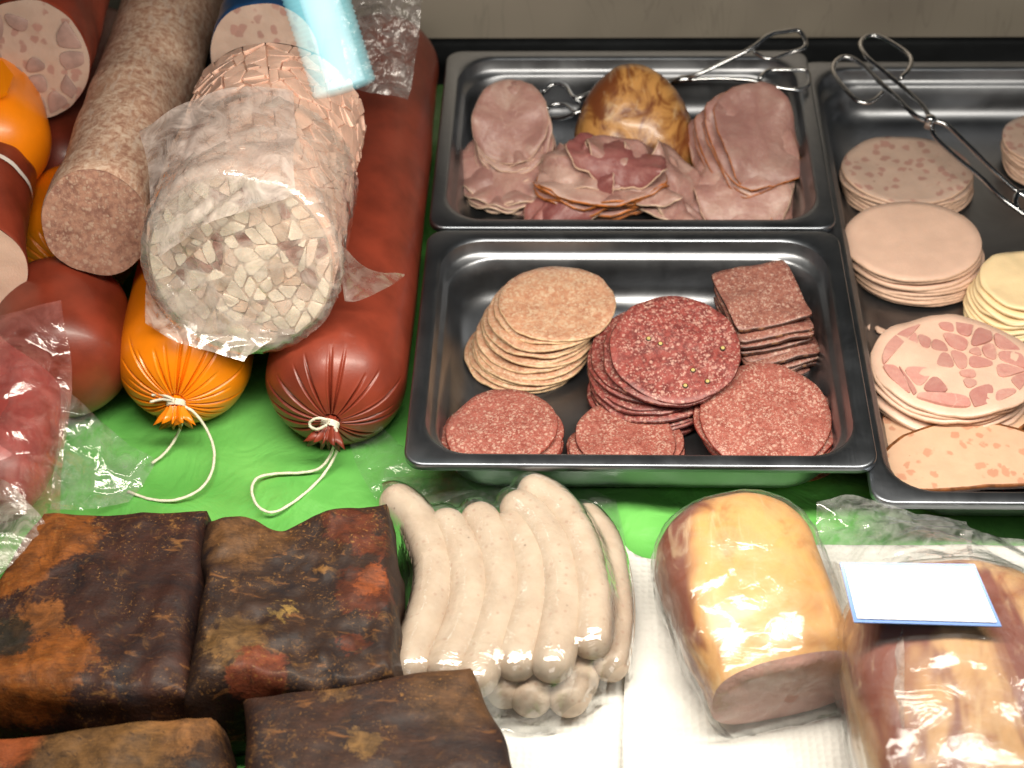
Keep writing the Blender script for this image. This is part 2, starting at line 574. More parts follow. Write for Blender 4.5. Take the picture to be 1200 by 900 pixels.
def mk_gold(name, gold, brown, redbrown, split, side=None, coat=.3, k=1.0, ext=(.25, .45, .7)):
    g = G(name)
    g.co(own=False)
    a = g.noise(1, 4, .6, 1.4, g.co((30 * k, 15 * k, 30 * k)))
    b = g.noise(1, 3, .6, 1.0, g.co((16 * k, 5 * k, 16 * k)))
    c = g.ramp(a, [(ext[0], brown), (ext[1], gold), (ext[2], tuple(min(1, x * 1.25) for x in gold))])
    if side is not None:
        x = g.new('ShaderNodeSeparateXYZ', {0: g.co()}).outputs[0]
        b = g.math('ADD', b, g.math('MULTIPLY', g.math('SUBTRACT', side[0], x), side[1]))
    c = g.mix(g.step(b, split, split + .14), c, redbrown)
    pale = g.noise(1, 3, .6, 1., g.co((60, 18, 60)))
    c = g.mix(g.math('MULTIPLY', g.step(pale, .56, .76), .45), c, (.74, .58, .36))
    g.bump(g.math('ADD', a, g.math('MULTIPLY', g.noise(160, 3), .4)), .4, .002)
    return g.done(c, .36, None, coat, .08)


M['gold'] = mk_gold('golden_smoked_skin', (.60, .32, .115), (.38, .13, .035), (.20, .055, .028), .58, (-.016, 11.0))
M['gold_small'] = mk_gold('golden_brown_ham_skin', (.50, .25, .075), (.20, .065, .016), (.17, .05, .016), .47, None, .3, 1.5, (.38, .55, .80))
M['gold_red'] = mk_gold('red_brown_ham_skin', (.52, .30, .14), (.30, .10, .05), (.20, .06, .04), .40)


# ------------------------------------------------------------------ the setting
def quad_sheet(name, x0, x1, y0, y1, z, nx, ny, mat, hf=None):
    vs, fs = [], grid_faces(nx, ny)
    for j in range(ny + 1):
        for i in range(nx + 1):
            p = V((x0 + (x1 - x0) * i / nx, y0 + (y1 - y0) * j / ny, z))
            if hf:
                p.z += hf(p)
            vs.append(p)
    return mesh_obj(name, vs, fs, mat)


def box(c, sx, sy, sz):
    vs = [V((c[0] + a * sx / 2, c[1] + b * sy / 2, c[2] + d * sz / 2)) for d in (-1, 1) for b in (-1, 1) for a in (-1, 1)]
    fs = [(0, 2, 3, 1), (4, 5, 7, 6), (0, 1, 5, 4), (2, 6, 7, 3), (0, 4, 6, 2), (1, 3, 7, 5)]
    return vs, fs


cb = box((.12, .12, -.04), 1.7, 1.3, .06)
structure(mesh_obj('counter', *cb, M['counter'], smooth=False))


def green_h(p):
    h = .0014 * fbm(p, 9, 2.0) + .0030 * (1 - abs(n3((p.x * .4 + p.y * .2, p.y, 0), 20, 5.5)) * 3)
    k = math.exp(-((p.y - .0) / .06) ** 2)
    return max(-.0085, min(h * (1 + 1.2 * k), .0024 + .004 * k) - .0046)


tag(quad_sheet('plastic_sheet', -.62, .85, -.45, .57, 0, 110, 90, M['green'], green_h), 'bright green plastic sheet lining the counter under all the meat', 'plastic sheet')
wl = box((.12, .607, .1135), 1.7, .012, .173)
wo = mesh_obj('back_wall', *wl, M['wall'], smooth=False)
structure(wo)
wl = box((.12, .66, .5), 1.7, .02, 1.5)
structure(mesh_obj('back_panel', *wl, M['counter'], smooth=False))


# ------------------------------------------------------------------ steel pans
def rrect(x0, x1, y0, y1, r, n=9):
    out = []
    for cx, cy, a0 in ((x1 - r, y1 - r, 0), (x0 + r, y1 - r, 90), (x0 + r, y0 + r, 180), (x1 - r, y0 + r, 270)):
        for k in range(n):
            a = math.radians(a0 + 90 * k / (n - 1))
            out.append((cx + r * math.cos(a), cy + r * math.sin(a)))
    return out


def rings_mesh(rings, n, close):
    vs = [v for r in rings for v in r]
    fs = []
    for i in range(len(rings) - 1):
        for k in range(n):
            k2 = (k + 1) % n
            fs.append((i * n + k, i * n + k2, (i + 1) * n + k2, (i + 1) * n + k))
    if close:
        fs.append(tuple((len(rings) - 1) * n + k for k in range(n)))
    return vs, fs


def pan(label, x0, y0, wx, wy, zr, depth, rim=.0125, group='stainless steel serving pans'):
    t = thing('serving_pan', label, 'serving pan', (x0 + wx / 2, y0 + wy / 2, zr - depth), group)
    x1, y1 = x0 + wx, y0 + wy
    n = 36

    def ring(ins, z, r):
        return [V((x, y, z)) for x, y in rrect(x0 + ins, x1 - ins, y0 + ins, y1 - ins, r)]
    rimr = [ring(.0016, zr - .0062, .013), ring(.0, zr - .0058, .0145), ring(.0, zr - .0015, .0145), ring(.0006, zr - .0004, .0145), ring(.0016, zr, .0145),
            ring(rim - .003, zr - .0002, .030), ring(rim - .001, zr - .0007, .033), ring(rim, zr - .002, .034)]
    mesh_obj('rim', *rings_mesh(rimr, n, False), M['steel_rim'], t)
    d = depth
    b = [ring(rim, zr - .0018, .034), ring(rim + .0016, zr - .010, .034), ring(rim + .003, zr - .0128, .034), ring(rim + .0055, zr - .0142, .035), ring(rim + .0068, zr - .016, .036)]
    fr = .017
    b.append(ring(rim + .0085, zr - d * .5, .036))
    for k in range(8):
        a = (pi / 2) * k / 7
        b.append(ring(rim + .010 + fr * (1 - math.cos(a)), zr - d + fr * (1 - math.sin(a)), .037))
    for q in (.03, .06):
        b.append(ring(rim + .010 + fr + q * min(wx, wy) * .9, zr - d, .03))
    mesh_obj('basin', *rings_mesh(b, n, True), M['steel'], t)
    return t


pan('front stainless steel pan holding the sliced salami', 0, 0, .325, .265, .055, .054)
pan('back stainless steel pan holding sliced ham and the smoked ham piece', 0, .268, .325, .265, .055, .054)
pan('long stainless steel pan of pale sliced sausage beside the two smaller pans', .3185, -.026, .325, .552, .0475, .046)


# ------------------------------------------------------------------ slices
def slice_mesh(name, rx, ry, th, mats, outline=None, warp=.0008, rag=.012, seed=0, nr=6, ns=48, crust=False, bend=0.0, ruffle=0.0, rim_scale=1.0):
    """flat slice of meat with a real thickness; face uses material 0, cut rim uses material 1"""
    def R(a):
        k = outline(a) if outline else 1.0
        return k * (1 + rag * fbm((math.cos(a) * 1.5, math.sin(a) * 1.5, 0), 1.6, seed) + rag * .4 * n3((math.cos(a) * 9, math.sin(a) * 9, 0), 1, seed + 3))

    def pos(a, q, side):
        r = R(a) * q
        x, y = r * math.cos(a) * rx, r * math.sin(a) * ry
        z = warp * fbm((x, y, 0), 28, seed + 5) * 2 + warp * q * q * n3((math.cos(a), math.sin(a), 0), 1.3, seed) * 3
        z += ruffle * q ** 3 * math.sin(a * 7 + seed) * (.6 + .4 * math.sin(a * 3 + seed))
        if bend:
            rho = 1 / bend
            z += rho * (math.cos(y * bend) - 1)
            y = rho * math.sin(y * bend)
        return V((x, y, z + side * th / 2))
    vs, fs, fm = [], [], []
    for side in (1, -1):
        o = len(vs)
        vs.append(pos(0, 0, side))
        for i in range(1, nr + 1):
            q = (i / nr) ** .8
            if i == nr:
                q = .985
            elif crust and i == nr - 1:
                q = .945
            for k in range(ns):
                vs.append(pos(2 * pi * k / ns, q, side))
        for k in range(ns):
            k2 = (k + 1) % ns
            f = (o, o + 1 + k, o + 1 + k2)
            fs.append(f if side > 0 else f[::-1])
            fm.append(0)
            for i in range(nr - 1):
                a = o + 1 + i * ns
                f = (a + k, a + ns + k, a + ns + k2, a + k2)
                fs.append(f if side > 0 else f[::-1])
                fm.append(1 if crust and i == nr - 2 else 0)
    o = len(vs)
    for k in range(ns):
        vs.append(pos(2 * pi * k / ns, 1.0, 0))
    t0, b0 = 1 + (nr - 1) * ns, 1 + nr * ns + 1 + (nr - 1) * ns
    for k in range(ns):
        k2 = (k + 1) % ns
        fs.append((t0 + k, o + k, o + k2, t0 + k2))
        fs.append((o + k, b0 + k, b0 + k2, o + k2))
        fm += [1, 1]
    me = bpy.data.meshes.new(name)
    me.from_pydata([tuple(v) for v in vs], [], fs)
    for m in mats:
        me.materials.append(m)
    me.polygons.foreach_set('use_smooth', [True] * len(fs))
    me.polygons.foreach_set('material_index', fm)
    me.update()
    return me


def place(name, me, loc, normal=(0, 0, 1), spin=0.0):
    o = bpy.data.objects.new(name, me)
    COL.objects.link(o)
    q = V(normal).normalized().to_track_quat('Z', 'Y')
    # keep the slice's own x axis near world x
    Z = V(normal).normalized()
    X = (V((1, 0, 0)) - Z * Z.x).normalized()
    Y = Z.cross(X)
    m = Matrix((X, Y, Z)).transposed().to_4x4() @ Matrix.Rotation(spin, 4, 'Z')
    m.translation = V(loc)
    o.matrix_world = m
    return o


def stack(name, cat, group, meshes, path, n, normals, top_label, rest_label, jit=.0015, spin=3.14, top_mesh=None, skip=0):
    """n slices from the lowest to the topmost along path (world points); each one a thing"""
    rnd = random.Random(hash(group) % 9999 if False else sum(map(ord, group)))
    P = catmull(path, 10) if len(path) > 2 else [V(path[0]).lerp(V(path[1]), i / 20) for i in range(21)]
    out = []
    for i in range(n):
        t = i / max(n - 1, 1)
        f = t * (len(P) - 1)
        k = min(int(f), len(P) - 2)
        p = P[k].lerp(P[k + 1], f - k)
        nn = V(normals[0]).lerp(V(normals[-1]), t) + V((rnd.uniform(-1, 1), rnd.uniform(-1, 1), 0)) * .02
        if 0 < i:
            p = p + V((rnd.uniform(-1, 1), rnd.uniform(-1, 1), 0)) * jit
        last = i == n - 1
        me = top_mesh if (last and top_mesh) else meshes[i % len(meshes)]
        o = place(name, me, p, nn, rnd.uniform(*(spin if isinstance(spin, tuple) else (-spin, spin))))
        tag(o, top_label if last else rest_label if '{n}' not in rest_label else rest_label.format(n=ORD[n - 1 - i + skip]), cat, group)
        out.append(o)
    return out


def keep_behind(objs, ymin):
    for o in objs:
        y = min((o.matrix_world @ v.co).y for v in o.data.vertices)
        if y < ymin:
            o.location.y += ymin - y


ORD = ['topmost', 'second', 'third', 'fourth', 'fifth', 'sixth', 'seventh', 'eighth', 'ninth', 'tenth', 'eleventh', 'twelfth', 'thirteenth', 'fourteenth']
UPN = (0, 0, 1)
# --- front pan: pale salami
mm = [slice_mesh('pale_salami_slice', .0455, .0455, .0022, [M['salami_beige'], M['salami_beige_rim']], seed=s, warp=.0011, rag=.02, ns=56) for s in (1, 2, 3, 4)]
stack('salami_slice', 'salami slice', 'pale salami slices stacked in the front pan', mm,
      [at(612, 415, .0035), at(624, 398, .014), at(636, 374, .027), at(651, 357, .039)], 13, [(0, 0, 1), (.02, -.03, 1)],
      'topmost pale beige salami slice on the round stack in the front pan', '{n} slice from the top of the pale beige salami stack in the front pan', .0028)
# --- front pan: red peppered salami
mm = [slice_mesh('red_salami_slice', .049, .049, .0026, [M['salami_red'], M['salami_red_rim']], seed=s, warp=.0015, rag=.02, ns=56) for s in (11, 12, 13)]
stack('salami_slice', 'salami slice', 'dark red peppered salami slices in the front pan', mm,
      [at(764, 462, .006), at(766, 450, .014), at(768, 432, .025), at(766, 410, .035)], 9, [(0, 0, 1), (-.10, -.10, 1)],
      'third dark red salami slice, sticking out left behind the peppercorn slice', '{n} dark red slice from the top of the stack under the peppercorn slice', .002, skip=2)
tp = place('salami_slice', mm[0], at(791, 409, .045), (.05, -.24, 1), .4)
tag(tp, 'tilted round red salami slice dotted with peppercorns on top of its stack', 'salami slice', 'dark red peppered salami slices in the front pan')
for (px, py) in [(760, 397), (774, 403), (812, 434), (829, 447), (847, 408), (770, 374), (803, 452)]:
    c = at(px, py, .049)
    hit = tp.matrix_world.inverted() @ c
    e = tp.matrix_world.inverted() @ CAM
    k = (hit.z - .0016) / (hit.z - e.z)
    c = hit + (e - hit) * k
    n = 10
    vs = [c + V((math.cos(2 * pi * q / n) * r, math.sin(2 * pi * q / n) * r, h)) for r, h in ((.0021, -.001), (.0021, .0003), (.0014, .0007), (.0008, .0005)) for q in range(n)]
    fs = [(j * n + q, j * n + (q + 1) % n, (j + 1) * n + (q + 1) % n, (j + 1) * n + q) for j in range(3) for q in range(n)] + [tuple(3 * n + q for q in range(n))]
    o = mesh_obj('peppercorn', vs, fs, [M['pepper'], M['pepper_core']], fmat=[0] * (2 * n) + [1] * (n + 1))
    o.parent = tp
tp = place('salami_slice', mm[1], at(784, 416, .0405), (.02, -.2, 1), 1.4)
tag(tp, 'tilted red salami slice directly beneath the peppercorn slice', 'salami slice', 'dark red peppered salami slices in the front pan')


def sq(a):
    c, s_ = abs(math.cos(a)), abs(math.sin(a))
    return (c ** 15 + s_ ** 15) ** (-1 / 15)


mm = [slice_mesh('square_salami_slice', .0310, .0335, .0030, [M['salami_square'], M['salami_square_rim']], sq, seed=s, warp=.0012, rag=.012, ns=64) for s in (21, 22, 23)]
TH = math.radians(17)
rndq = random.Random(5)
sqp = catmull([at(912, 408, .006), at(906, 398, .014), at(897, 376, .028), at(888, 349, .045)], 6)
for i in range(11):
    p = sqp[int(i / 10 * (len(sqp) - 1))] + V((rndq.uniform(-1, 1), rndq.uniform(-1, 1), 0)) * .0028
    o = place('salami_slice', mm[i % 3], p, (.0 + .03 * (i < 2), -.05, 1), TH + rndq.uniform(-.06, .06) + (.22 if i < 2 else 0))
    tag(o, 'topmost square red salami slice in the corner of the front pan' if i == 10 else ORD[10 - i] + ' slice from the top of the square red salami stack', 'salami slice', 'square salami slices in the front pan')
# --- front pan: three low stacks along its near wall
mm = [slice_mesh('pink_salami_slice', .0475, .040, .0024, [M['salami_pink'], M['salami_pink_rim']], seed=s, warp=.0009, rag=.014, ns=56) for s in (31, 32, 33)]
mw = [slice_mesh('pink_salami_slice', .0535, .048, .0024, [M['salami_pink'], M['salami_pink_rim']], seed=s, warp=.0009, rag=.014, ns=56) for s in (34, 35)]
LW = stack('salami_slice', 'salami slice', 'pink salami slices at the left of the near wall', mm, [at(588, 518, .012), at(588, 507, .023)], 5, [(0, .16, 1), (0, .10, 1)],
      'topmost pink salami slice in the near left corner of the front pan', '{n} pink salami slice from the top in the near left corner of the front pan', .001)
LW += stack('salami_slice', 'salami slice', 'dark pink salami slices in the middle of the near wall', [slice_mesh('pink_salami_slice', .0435, .036, .0024, [M['salami_pink'], M['salami_red_rim']], seed=s, warp=.001, ns=56) for s in (36, 37)],
      [at(733, 526, .010), at(733, 520, .017)], 4, [(0, .14, 1), (0, .10, 1)],
      'topmost salami slice half hidden by the rim below the peppered stack', '{n} slice from the top of the half hidden stack below the peppered salami', .001)
LW += stack('salami_slice', 'salami slice', 'pink salami slices in the near right corner', mw, [at(909, 510, .005), at(904, 502, .013), at(896, 487, .026)], 8, [(0, 0, 1), (-.02, -.06, 1)],
      'topmost wide pink salami slice in the near right corner of the front pan', '{n} wide pink salami slice from the top in the near right corner', .001)

keep_behind(LW, .0225)
# --- long pan
def mk_mort(name, base, dark, amt=.6, sc=90):
    g = G(name)
    wr = g.new('ShaderNodeTexNoise', {'Vector': g.co(), 'Scale': 140., 'Detail': 2}).outputs['Color']
    co = g.new('ShaderNodeVectorMath', {0: g.co(), 1: g.new('ShaderNodeVectorMath', {0: wr, 'Scale': .007}, operation='SCALE').outputs[0]}, operation='ADD').outputs[0]
    v = g.new('ShaderNodeTexVoronoi', {'Vector': co, 'Scale': float(sc)}, feature='F1')
    r = g.new('ShaderNodeSeparateColor', {'Color': v.outputs['Color']}).outputs[0]
    m = g.math('MULTIPLY', g.step(r, 1 - amt, 1 - amt + .05), g.step(v.outputs['Distance'], .5, .32))
    c = g.mix(g.step(g.noise(70, 4), .3, .7), tuple(x * .92 for x in base), base)
    c = g.mix(g.math('MULTIPLY', m, .8), c, g.mix(r, dark, tuple(x * 1.3 for x in dark)))
    hole = g.step(g.noise(210, 3), .72, .78)
    c = g.mix(g.math('MULTIPLY', hole, .8), c, (.16, .07, .05))
    g.bump(g.math('SUBTRACT', g.noise(300, 3), hole), .3, .0008)
    return g.done(c, .42, None, .15, .15)


M['mort'] = mk_mort('flecked_sausage_meat', (.50, .36, .29), (.30, .155, .13), .72, 115)
M['loaf_meat'] = mk_mort('meatloaf_meat', (.62, .41, .28), (.40, .19, .12), .5, 120)
M['loaf_rim'] = mat_plain('meatloaf_crust', (.20, .07, .02), .5, .4, 150, .6, 400)
mm = [slice_mesh('flecked_slice', .056, .047, .0028, [M['mort'], M['pale_rim']], seed=s, ns=56, rag=.012) for s in (41, 42, 43)]
stack('sausage_slice', 'sausage slice', 'flecked sausage slices at the far end of the long pan', mm, [at(1064, 222, .005), at(1061, 198, .025)], 8, [UPN, (0, -.03, 1)],
      'topmost flecked pink sausage slice on the stack below the wire tongs', '{n} flecked sausage slice from the top of the stack below the wire tongs', .0012, .2)
mm = [slice_mesh('plain_slice', .0555, .051, .003, [M['pale'], M['pale_rim']], seed=s, ns=56, rag=.008, warp=.0006) for s in (44, 45, 46)]
stack('sausage_slice', 'sausage slice', 'plain pale sausage slices in the long pan', mm, [at(1074, 312, .006), at(1072, 302, .014), at(1068, 282, .032)], 10, [UPN, (0, -.02, 1)],
      'topmost smooth plain pink sausage slice of the thick plain stack', '{n} slice from the top of the thick plain pink sausage stack', .001, .2)
mm = [slice_mesh('cheese_slice', .037, .035, .0028, [M['cheese'], M['cheese']], seed=s, ns=48, rag=.01, warp=.0012) for s in (47, 48, 49)]
stack('cheese_slice', 'cheese slice', 'pale yellow slices at the side of the long pan', mm, [at(1185, 366, .006), at(1190, 352, .016), at(1205, 330, .031)], 9, [(-.05, 0, 1), (.03, -.05, 1)],
      'topmost pale yellow cheese slice beside the plain pink stack', '{n} pale yellow cheese slice from the top of its fanned stack', .002, .4)
mm = [slice_mesh('brawn_slice', .062, .053, .0028, [M['pale'], M['pale_rim']], seed=s, ns=64, rag=.018, warp=.0012) for s in (51, 52, 53)]
BR = stack('sausage_slice', 'sausage slice', 'sausage slices with ham chunks in the long pan', mm, [at(1108, 458, .006), at(1112, 446, .014), at(1119, 426, .029)], 9, [UPN, (0, -.03, 1)],
           'topmost pale sausage slice inlaid with chunks of pink ham', '{n} sausage slice from the top of the stack crowned with ham chunks', .002, .25)


def clip_poly(poly, px, py, nx, ny):
    """keep the side of the line through (px,py) where the normal points away"""
    out = []
    for i in range(len(poly)):
        a, b = poly[i], poly[(i + 1) % len(poly)]
        da = (a[0] - px) * nx + (a[1] - py) * ny
        db = (b[0] - px) * nx + (b[1] - py) * ny
        if da <= 0:
            out.append(a)
        if (da < 0) != (db < 0) and abs(da - db) > 1e-12:
            t = da / (da - db)
            out.append((a[0] + (b[0] - a[0]) * t, a[1] + (b[1] - a[1]) * t))
    return out


def voronoi_cells(pts, bound):
    res = []
    for i, (x, y) in enumerate(pts):
        poly = list(bound)
        near = sorted((p for j, p in enumerate(pts) if j != i), key=lambda p: (p[0] - x) ** 2 + (p[1] - y) ** 2)[:18]
        for (u, v) in near:
            poly = clip_poly(poly, (x + u) / 2, (y + v) / 2, u - x, v - y)
            if len(poly) < 3:
                break
        res.append(poly if len(poly) >= 3 else None)
    return res


def shards(rnd, poly, amin, amax):
    """cut an outline again and again into angular pieces"""
    ar = .5 * abs(sum(p[0] * q[1] - q[0] * p[1] for p, q in zip(poly, poly[1:] + poly[:1])))
    if len(poly) < 3 or ar < 1e-9:
        return []
    if ar < rnd.uniform(amin, amax):
        return [poly]
    cx = sum(p[0] for p in poly) / len(poly)
    cy = sum(p[1] for p in poly) / len(poly)
    a, b = max(zip(poly, poly[1:] + poly[:1]), key=lambda e: (e[0][0] - e[1][0]) ** 2 + (e[0][1] - e[1][1]) ** 2)
    an = math.atan2(b[1] - a[1], b[0] - a[0]) + rnd.uniform(-.58, .58)
    nx, ny = math.cos(an), math.sin(an)
    k = rnd.uniform(-.12, .12) * math.dist(a, b)
    cx, cy = cx + nx * k, cy + ny * k
    return shards(rnd, clip_poly(poly, cx, cy, nx, ny), amin, amax) + shards(rnd, clip_poly(poly, cx, cy, -nx, -ny), amin, amax)


def scatter(rnd, inside, n, dmin, x0, x1, y0, y1):
    pts, tries = [], 0
    while len(pts) < n and tries < n * 200:
        tries += 1
        p = (rnd.uniform(x0, x1), rnd.uniform(y0, y1))
        if inside(*p) and all((p[0] - q[0]) ** 2 + (p[1] - q[1]) ** 2 > dmin * dmin for q in pts):
            pts.append(p)
    return pts


def shrink(poly, d):
    cx = sum(p[0] for p in poly) / len(poly)
    cy = sum(p[1] for p in poly) / len(poly)
    out = []
    for x, y in poly:
        L = math.hypot(x - cx, y - cy)
        k = max(.3, 1 - d / max(L, 1e-6))
        out.append((cx + (x - cx) * k, cy + (y - cy) * k))
    return out


def rounded(poly, k=.22, times=1):
    for _ in range(times):
        out = []
        for i in range(len(poly)):
            a, b = poly[i], poly[(i + 1) % len(poly)]
            out.append((a[0] + (b[0] - a[0]) * k, a[1] + (b[1] - a[1]) * k))
            out.append((b[0] + (a[0] - b[0]) * k, b[1] + (a[1] - b[1]) * k))
        poly = out
    return poly


def chunk_mesh(poly, fn, h0, h1, tilt=(0, 0)):
    """prism over a 2D polygon; fn(x, y, h) maps into the world"""
    n = len(poly)
    cx = sum(p[0] for p in poly) / n
    cy = sum(p[1] for p in poly) / n
    vs = [fn(x, y, h0) for x, y in poly]
    ins = []
    for x, y in poly:
        ix, iy = cx + (x - cx) * .97, cy + (y - cy) * .97
        ins.append((ix, iy, h1 + tilt[0] * (ix - cx) + tilt[1] * (iy - cy)))
    vs += [fn(x, y, h1 + tilt[0] * (x - cx) + tilt[1] * (y - cy) - .0003) for x, y in poly]
    vs += [fn(*p) for p in ins]
    fs = []
    for k in range(n):
        k2 = (k + 1) % n
        fs.append((k, k2, n + k2, n + k))
        fs.append((n + k, n + k2, 2 * n + k2, 2 * n + k))
    fs.append(tuple(2 * n + k for k in range(n)))
    return vs, fs


# ham chunks inlaid in the topmost brawn slice (flush, a hair proud)
top = BR[-1]
rc = random.Random(12)
mw4 = top.matrix_world.copy()
cells = shards(rc, [(.054 * math.cos(2 * pi * k / 24), .0455 * math.sin(2 * pi * k / 24)) for k in range(24)], .00016, .0005)
for k, c in enumerate(cells):
    if c is None or rc.random() < .34:
        continue
    c = rounded(shrink(c, rc.uniform(.0004, .0018)), .22, 2)
    vs, fs = chunk_mesh(c, lambda x, y, h: V((x, y, h + .0012 * 2 * fbm((x, y, 0), 28, 53 + 5) * 0)), 0.0, .0026)
    o = mesh_obj('ham_chunk', vs, fs, M['ham_chunk'], smooth=False)
    o.parent = top


def loaf(a):
    # slice of meatloaf: domed top, flat base
    y = math.sin(a)
    return 1.0 if y > -.35 else min(1.0, .42 / max(-y, .01))


mm = [slice_mesh('meatloaf_slice', .066, .046, .005, [M['loaf_meat'], M['loaf_rim']], loaf, seed=s, ns=64, rag=.02, crust=True) for s in (54, 55)]
o = place('meatloaf_slice', mm[0], at(1138, 549, .010), (0, -.05, 1), .08)
tag(o, 'meatloaf slice with a dark crust at the near end of the long pan', 'meatloaf slice', 'meatloaf slices')
o = place('meatloaf_slice', mm[1], at(1112, 512, .005), (0, .0, 1), .5)
tag(o, 'meatloaf slice whose corner sticks out under the ham chunk stack', 'meatloaf slice', 'meatloaf slices')
mm = [slice_mesh('light_slice', .045, .043, .0028, [M['mort'], M['pale_rim']], seed=s, ns=48, rag=.012) for s in (56, 57)]
stack('sausage_slice', 'sausage slice', 'sausage slices cut off by the frame', mm, [at(1233, 190, .006), at(1235, 165, .026)], 9, [UPN, UPN],
      'topmost slice of the stack at the far right beyond the tongs', '{n} slice from the top of the stack cut off beyond the tongs', .001)
for k, (x, y, r) in enumerate([(1015, 386, .0045), (1034, 388, .005), (985, 428, .004)][:2]):
    me = slice_mesh('meat_scrap', r * .7, r * 1.3, .0018, [M['pale'], M['pale_rim']], seed=60 + k, ns=14, nr=2, rag=.35)
    tag(place('meat_scrap', me, at(x, y, .0035), UPN, k), ['thin torn meat scrap lying on the floor of the long pan', 'rounder torn meat scrap next to the ham chunk stack'][k], 'meat scrap', 'meat scraps')

# ------------------------------------------------------------------ back pan: ham
ham_m = [M['ham'], M['ham_fat']]
rh = random.Random(3)


def egg(a):
    return 1 + .10 * math.sin(a) + .05 * math.cos(2 * a)


mm = [slice_mesh('ham_slice', .031, .041, .0024, ham_m, egg, seed=s, ns=56, rag=.045, warp=.003, ruffle=.0016) for s in (71, 72, 73, 74)]
mb = [slice_mesh('ham_slice', .042, .041, .0024, ham_m, egg, seed=s, ns=56, rag=.04, warp=.003, ruffle=.0025) for s in (75, 76, 77)]
stack('ham_slice', 'ham slice', 'ham slices in the left pile of the back pan', mb, [at(604, 216, .006), at(594, 202, .028)], 8, [(0, -.10, 1), (-.08, -.40, 1)],
      'middle ham slice with a white fat edge bulging under the upper left pile', '{n} crumpled ham slice from the top in the lower half of the left pile', .003, .5)
stack('ham_slice', 'ham slice', 'ham slices on top of the left pile', mm, [at(604, 186, .028), at(600, 146, .058)], 8, [(.05, -.45, 1), (.0, -.72, 1)],
      'smooth topmost dark pink ham slice leaning on the left ham pile', '{n} leaning ham slice from the top of the left ham pile', .002, .2)
# right pile
rm = [M['ham'], M['ham_rind']]


def lean(a):
    return (abs(math.cos(a)) ** 3.2 + abs(math.sin(a)) ** 3.2) ** (-1 / 3.2)


mm = [slice_mesh('smoked_ham_slice', .034, .049, .0024, rm, lean, seed=s, ns=60, rag=.045, warp=.003) for s in (81, 82, 83)]
mb = [slice_mesh('smoked_ham_slice', .040, .040, .0024, ham_m, lean, seed=s, ns=60, rag=.05, warp=.003, ruffle=.004, bend=10) for s in (84, 85, 86)]
stack('ham_slice', 'ham slice', 'folded ham slices under the right pile', mb, [at(872, 232, .010), at(868, 215, .026)], 6, [(-.1, -.3, 1), (-.1, -.5, 1)],
      'folded ham slice with a ragged white edge below the leaning right slices', '{n} folded ham slice from the top under the leaning right pile', .005, .35)
stack('ham_slice', 'ham slice', 'smoked ham slices leaning on the right pile', mm, [at(858, 184, .026), at(888, 160, .054)], 9, [(-.15, -.50, 1), (.10, -.62, 1)],
      'smooth topmost smoked ham slice with a brown rind leaning on the right pile', '{n} brown rinded ham slice from the top of the leaning right pile', .0018, (.25, .42))
o = place('ham_slice', slice_mesh('smoked_ham_slice', .024, .030, .0024, rm, lean, seed=88, ns=48, rag=.04, warp=.003, ruffle=.003), at(922, 226, .018), (.2, -.45, 1), .2)
tag(o, 'small ham slice with a brown edge in the near right corner of the back pan', 'ham slice')
# centre folded heap
mm = [slice_mesh('rind_ham_slice', .054, .030, .0028, rm, egg, seed=s, ns=60, rag=.04, warp=.003, ruffle=.002) for s in (91, 92, 93)]
stack('ham_slice', 'ham slice', 'layered ham slices in the middle heap', mm, [at(708, 232, .006), at(706, 214, .034)], 10, [(0, -.03, 1), (0, -.12, 1)],
      'large pale pink ham slice covering the layered brown rinds in the middle', '{n} ham slice from the top of the layered brown rinds in the middle heap', .003, .12)
fold = [slice_mesh('folded_ham_slice', .044, .028, .0026, [M['ham'], M['ham_fat']], egg, seed=s, ns=60, rag=.05, warp=.004, ruffle=.005, bend=22) for s in (95, 96)]
foldd = [slice_mesh('folded_ham_slice', .042, .026, .0030, [M['ham_deep'], M['ham_fat']], egg, seed=s, ns=60, rag=.06, warp=.004, ruffle=.005, bend=26) for s in (97, 98)]
for (px, py, z, nrm, sp, me, lb) in [
        (696, 196, .043, (0, -.5, 1), -.10, fold[0], 'broad folded pink ham slice across the middle heap'),
        (722, 186, .053, (.12, -.35, 1), -.32, foldd[0], 'dark purple pink ham slice draped over the top of the middle heap'),
        (655, 216, .028, (-.5, -.45, 1), .9, foldd[1], 'dark ham slice rolled up at the left end of the middle heap'),
        (772, 214, .030, (.45, -.45, 1), -.9, fold[1], 'ruffled pink ham slice at the right end of the middle heap'),
        (640, 232, .016, (-.45, -.5, 1), 1.2, fold[1], 'pale ham slice edge folded under the dark rolled one at the left end'),
        (668, 236, .024, (-.2, -.7, 1), .5, foldd[0], 'dark ham slice with orange rim in front of the layered rinds'),
        (742, 200, .044, (.3, -.45, 1), -.6, fold[1], 'pink ham slice tucked beside the dark draped slice'),
        (795, 222, .026, (.7, -.5, 1), -1.2, fold[1], 'small pale ham slice curling up next to the right ham pile'),
        (788, 232, .018, (.5, -.5, 1), -.7, fold[0], 'ruffled ham slice lowest at the right end of the middle heap')]:
    tag(place('ham_slice', me, at(px, py, z), nrm, sp), lb, 'ham slice', 'folded ham slices in the middle heap')

